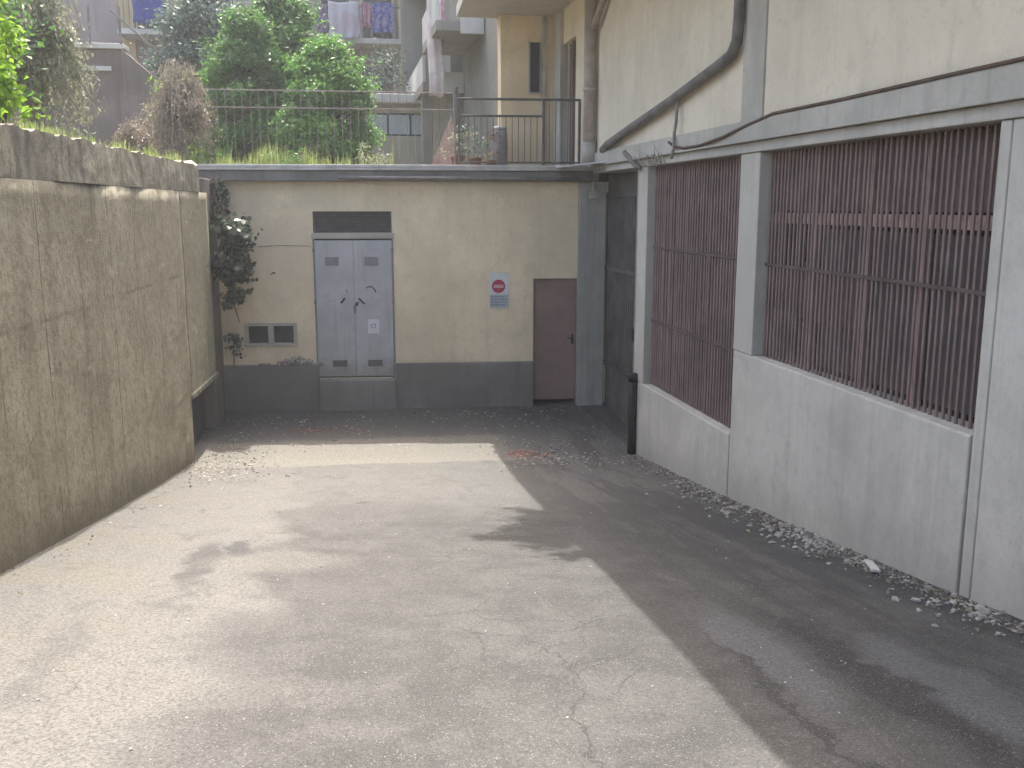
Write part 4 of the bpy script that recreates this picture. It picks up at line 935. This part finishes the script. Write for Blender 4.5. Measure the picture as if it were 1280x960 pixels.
# grey balconied wing beyond the cream block
wg = tag(empty('balcony_wing', (2.8, 24, 2.2)), 'shadowed grey wing with stacked balconies left of the cream block', 'building')
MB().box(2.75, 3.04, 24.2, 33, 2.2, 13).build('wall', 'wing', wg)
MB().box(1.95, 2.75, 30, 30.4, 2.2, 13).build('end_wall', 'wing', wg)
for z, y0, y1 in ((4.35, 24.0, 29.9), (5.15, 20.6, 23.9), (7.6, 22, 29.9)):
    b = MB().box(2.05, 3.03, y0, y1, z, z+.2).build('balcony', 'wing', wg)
    MB().box(2.55, 3.03, y0-.1, y0-.002, z-.06, z+.42).box(2.05, 2.12, y0, y1, z+.203, z+.8).each('parapet', 'slab', b)
MB().box(2.4, 3.0, 25.2, 25.5, 2.2, 4.345).build('side_wall', 'winglight', wg)
MB().box(2.3, 2.95, 24.2, 24.3, 2.2, 3.1).build('low_parapet', 'winglight', wg)
MB().box(2.12, 2.38, 25.3, 25.5, 2.2, 4.34).build('side_pier', 'wing', wg)
# things standing on the terrace
o = tag(empty('leaning_board', (2.15, 19.4, 2.2)), 'faded pink triangular board propped on the terrace behind the railing', 'board')
MB().poly([(1.72, 19.6, 2.2), (2.32, 19.2, 2.2), (2.2, 19.3, 3.35), (1.74, 19.65, 2.2), (2.34, 19.25, 2.2), (2.22, 19.35, 3.35)], [(0, 1, 2), (5, 4, 3), (0, 3, 4, 1), (1, 4, 5, 2), (2, 5, 3, 0)]).build('panel', 'pinkboard', o)
MB().box(2.3, 2.35, 19.4, 19.45, 2.2, 3.9).build('prop', 'rail', o)
tk = tag(empty('plastic_barrel', (3.0, 18.0, 2.2)), 'grey blue plastic barrel with a pale lid on the terrace', 'barrel')
MB().lathe([(.13, 0), (.14, .1), (.14, .5), (.135, .7), (.12, .78)], (2.93, 17.9, 2.2), 18).build('body', 'greyblue', tk, 0, True)
MB().lathe([(.13, .785), (.135, .81), (.10, .84), (.04, .85)], (2.93, 17.9, 2.2), 18).build('lid', 'lip', tk, 0, True)
for k, (x, y, h, r, lm, lab) in enumerate(((2.2, 18.3, .3, .13, 'leaf_dull', 'dull green potted plant at the left end of the terrace pots'), (2.5, 18.1, .26, .12, 'leaf_dark', 'dark leaved potted plant in the middle of the terrace pots'), (2.72, 17.7, .2, .1, 'leaf_dry', 'small dried potted plant next to the grey blue barrel'))):
    rng = np.random.default_rng(50+k); random.seed(50+k)
    p = tag(empty('potted_plant', (x, y, 2.2)), lab, 'potted plant', 'potted plants on the terrace')
    MB().lathe([(r*.7, 0), (r, h), (r*1.1, h), (r*1.1, h+.03), (r*.9, h+.03), (r*.85, h-.02)], (x, y, 2.2), 14).build('pot', 'terracotta', p, 0, True)
    cs = [((x+random.gauss(0, .1), y+random.gauss(0, .1), 2.25+h+random.random()*.5), random.uniform(.5, 1)) for _ in range(10)]
    P, N = clumps(cs, 40, .14); leaves('foliage', lm, P, N, .06, p)

# stepped garden wall up the slope on the left
sw_ = tag(empty('stepped_wall', (-6, 24, 2.2)), 'brown stepped garden wall climbing the slope behind the drooping shrub', 'wall')
MB().box(-7.6, -4.75, 24, 24.5, 2.2, 5.1).build('upper_tier', 'stonewall', sw_, .02)
MB().poly([(-4.747, 23.8, 2.2), (-3.2, 23.8, 2.2), (-3.2, 23.8, 3.7), (-4.747, 23.8, 5.1), (-4.747, 24.4, 2.2), (-3.2, 24.4, 2.2), (-3.2, 24.4, 3.7), (-4.747, 24.4, 5.1)],
          [(0, 1, 2, 3), (7, 6, 5, 4), (0, 4, 5, 1), (1, 5, 6, 2), (2, 6, 7, 3), (3, 7, 4, 0)]).build('raking_tier', 'stonewall', sw_)
MB().box(-7.65, -4.7, 23.9, 24.55, 5.103, 5.22).build('capstone', 'slab', sw_, .015)
MB().box(-5.75, -5.0, 23.9, 23.998, 4.62, 4.72).build('ledge', 'slab', sw_, .01)
MB().tube([(-4.9, 23.75, 5.9), (-3.9, 23.7, 5.0), (-3.2, 23.7, 4.3)], .03, 6).build('handrail', 'pipegrey', sw_)
for x in (-5.4, -4.75): MB().tube([(x, 23.85, 5.2), (x, 23.85, 6.0)], .03, 6).build('post', 'pipegrey', sw_)

# ------------------------------------------------------------------ thin summer haze
hz = MB().box(-76, 76, -166, 166, -3.6, 16.6).build('haze', 'soil'); hz.data.materials.clear()
hm = bpy.data.materials.new('haze_air'); hm.use_nodes = True; hm.node_tree.nodes.clear()
ho = hm.node_tree.nodes.new('ShaderNodeOutputMaterial'); hv = hm.node_tree.nodes.new('ShaderNodeVolumePrincipled')
hv.inputs['Color'].default_value = (.92, .94, .97, 1); hv.inputs['Density'].default_value = .0021; hv.inputs['Anisotropy'].default_value = .35
hm.node_tree.links.new(hv.outputs[0], ho.inputs['Volume']); hz.data.materials.append(hm); tag(hz, kind='stuff')
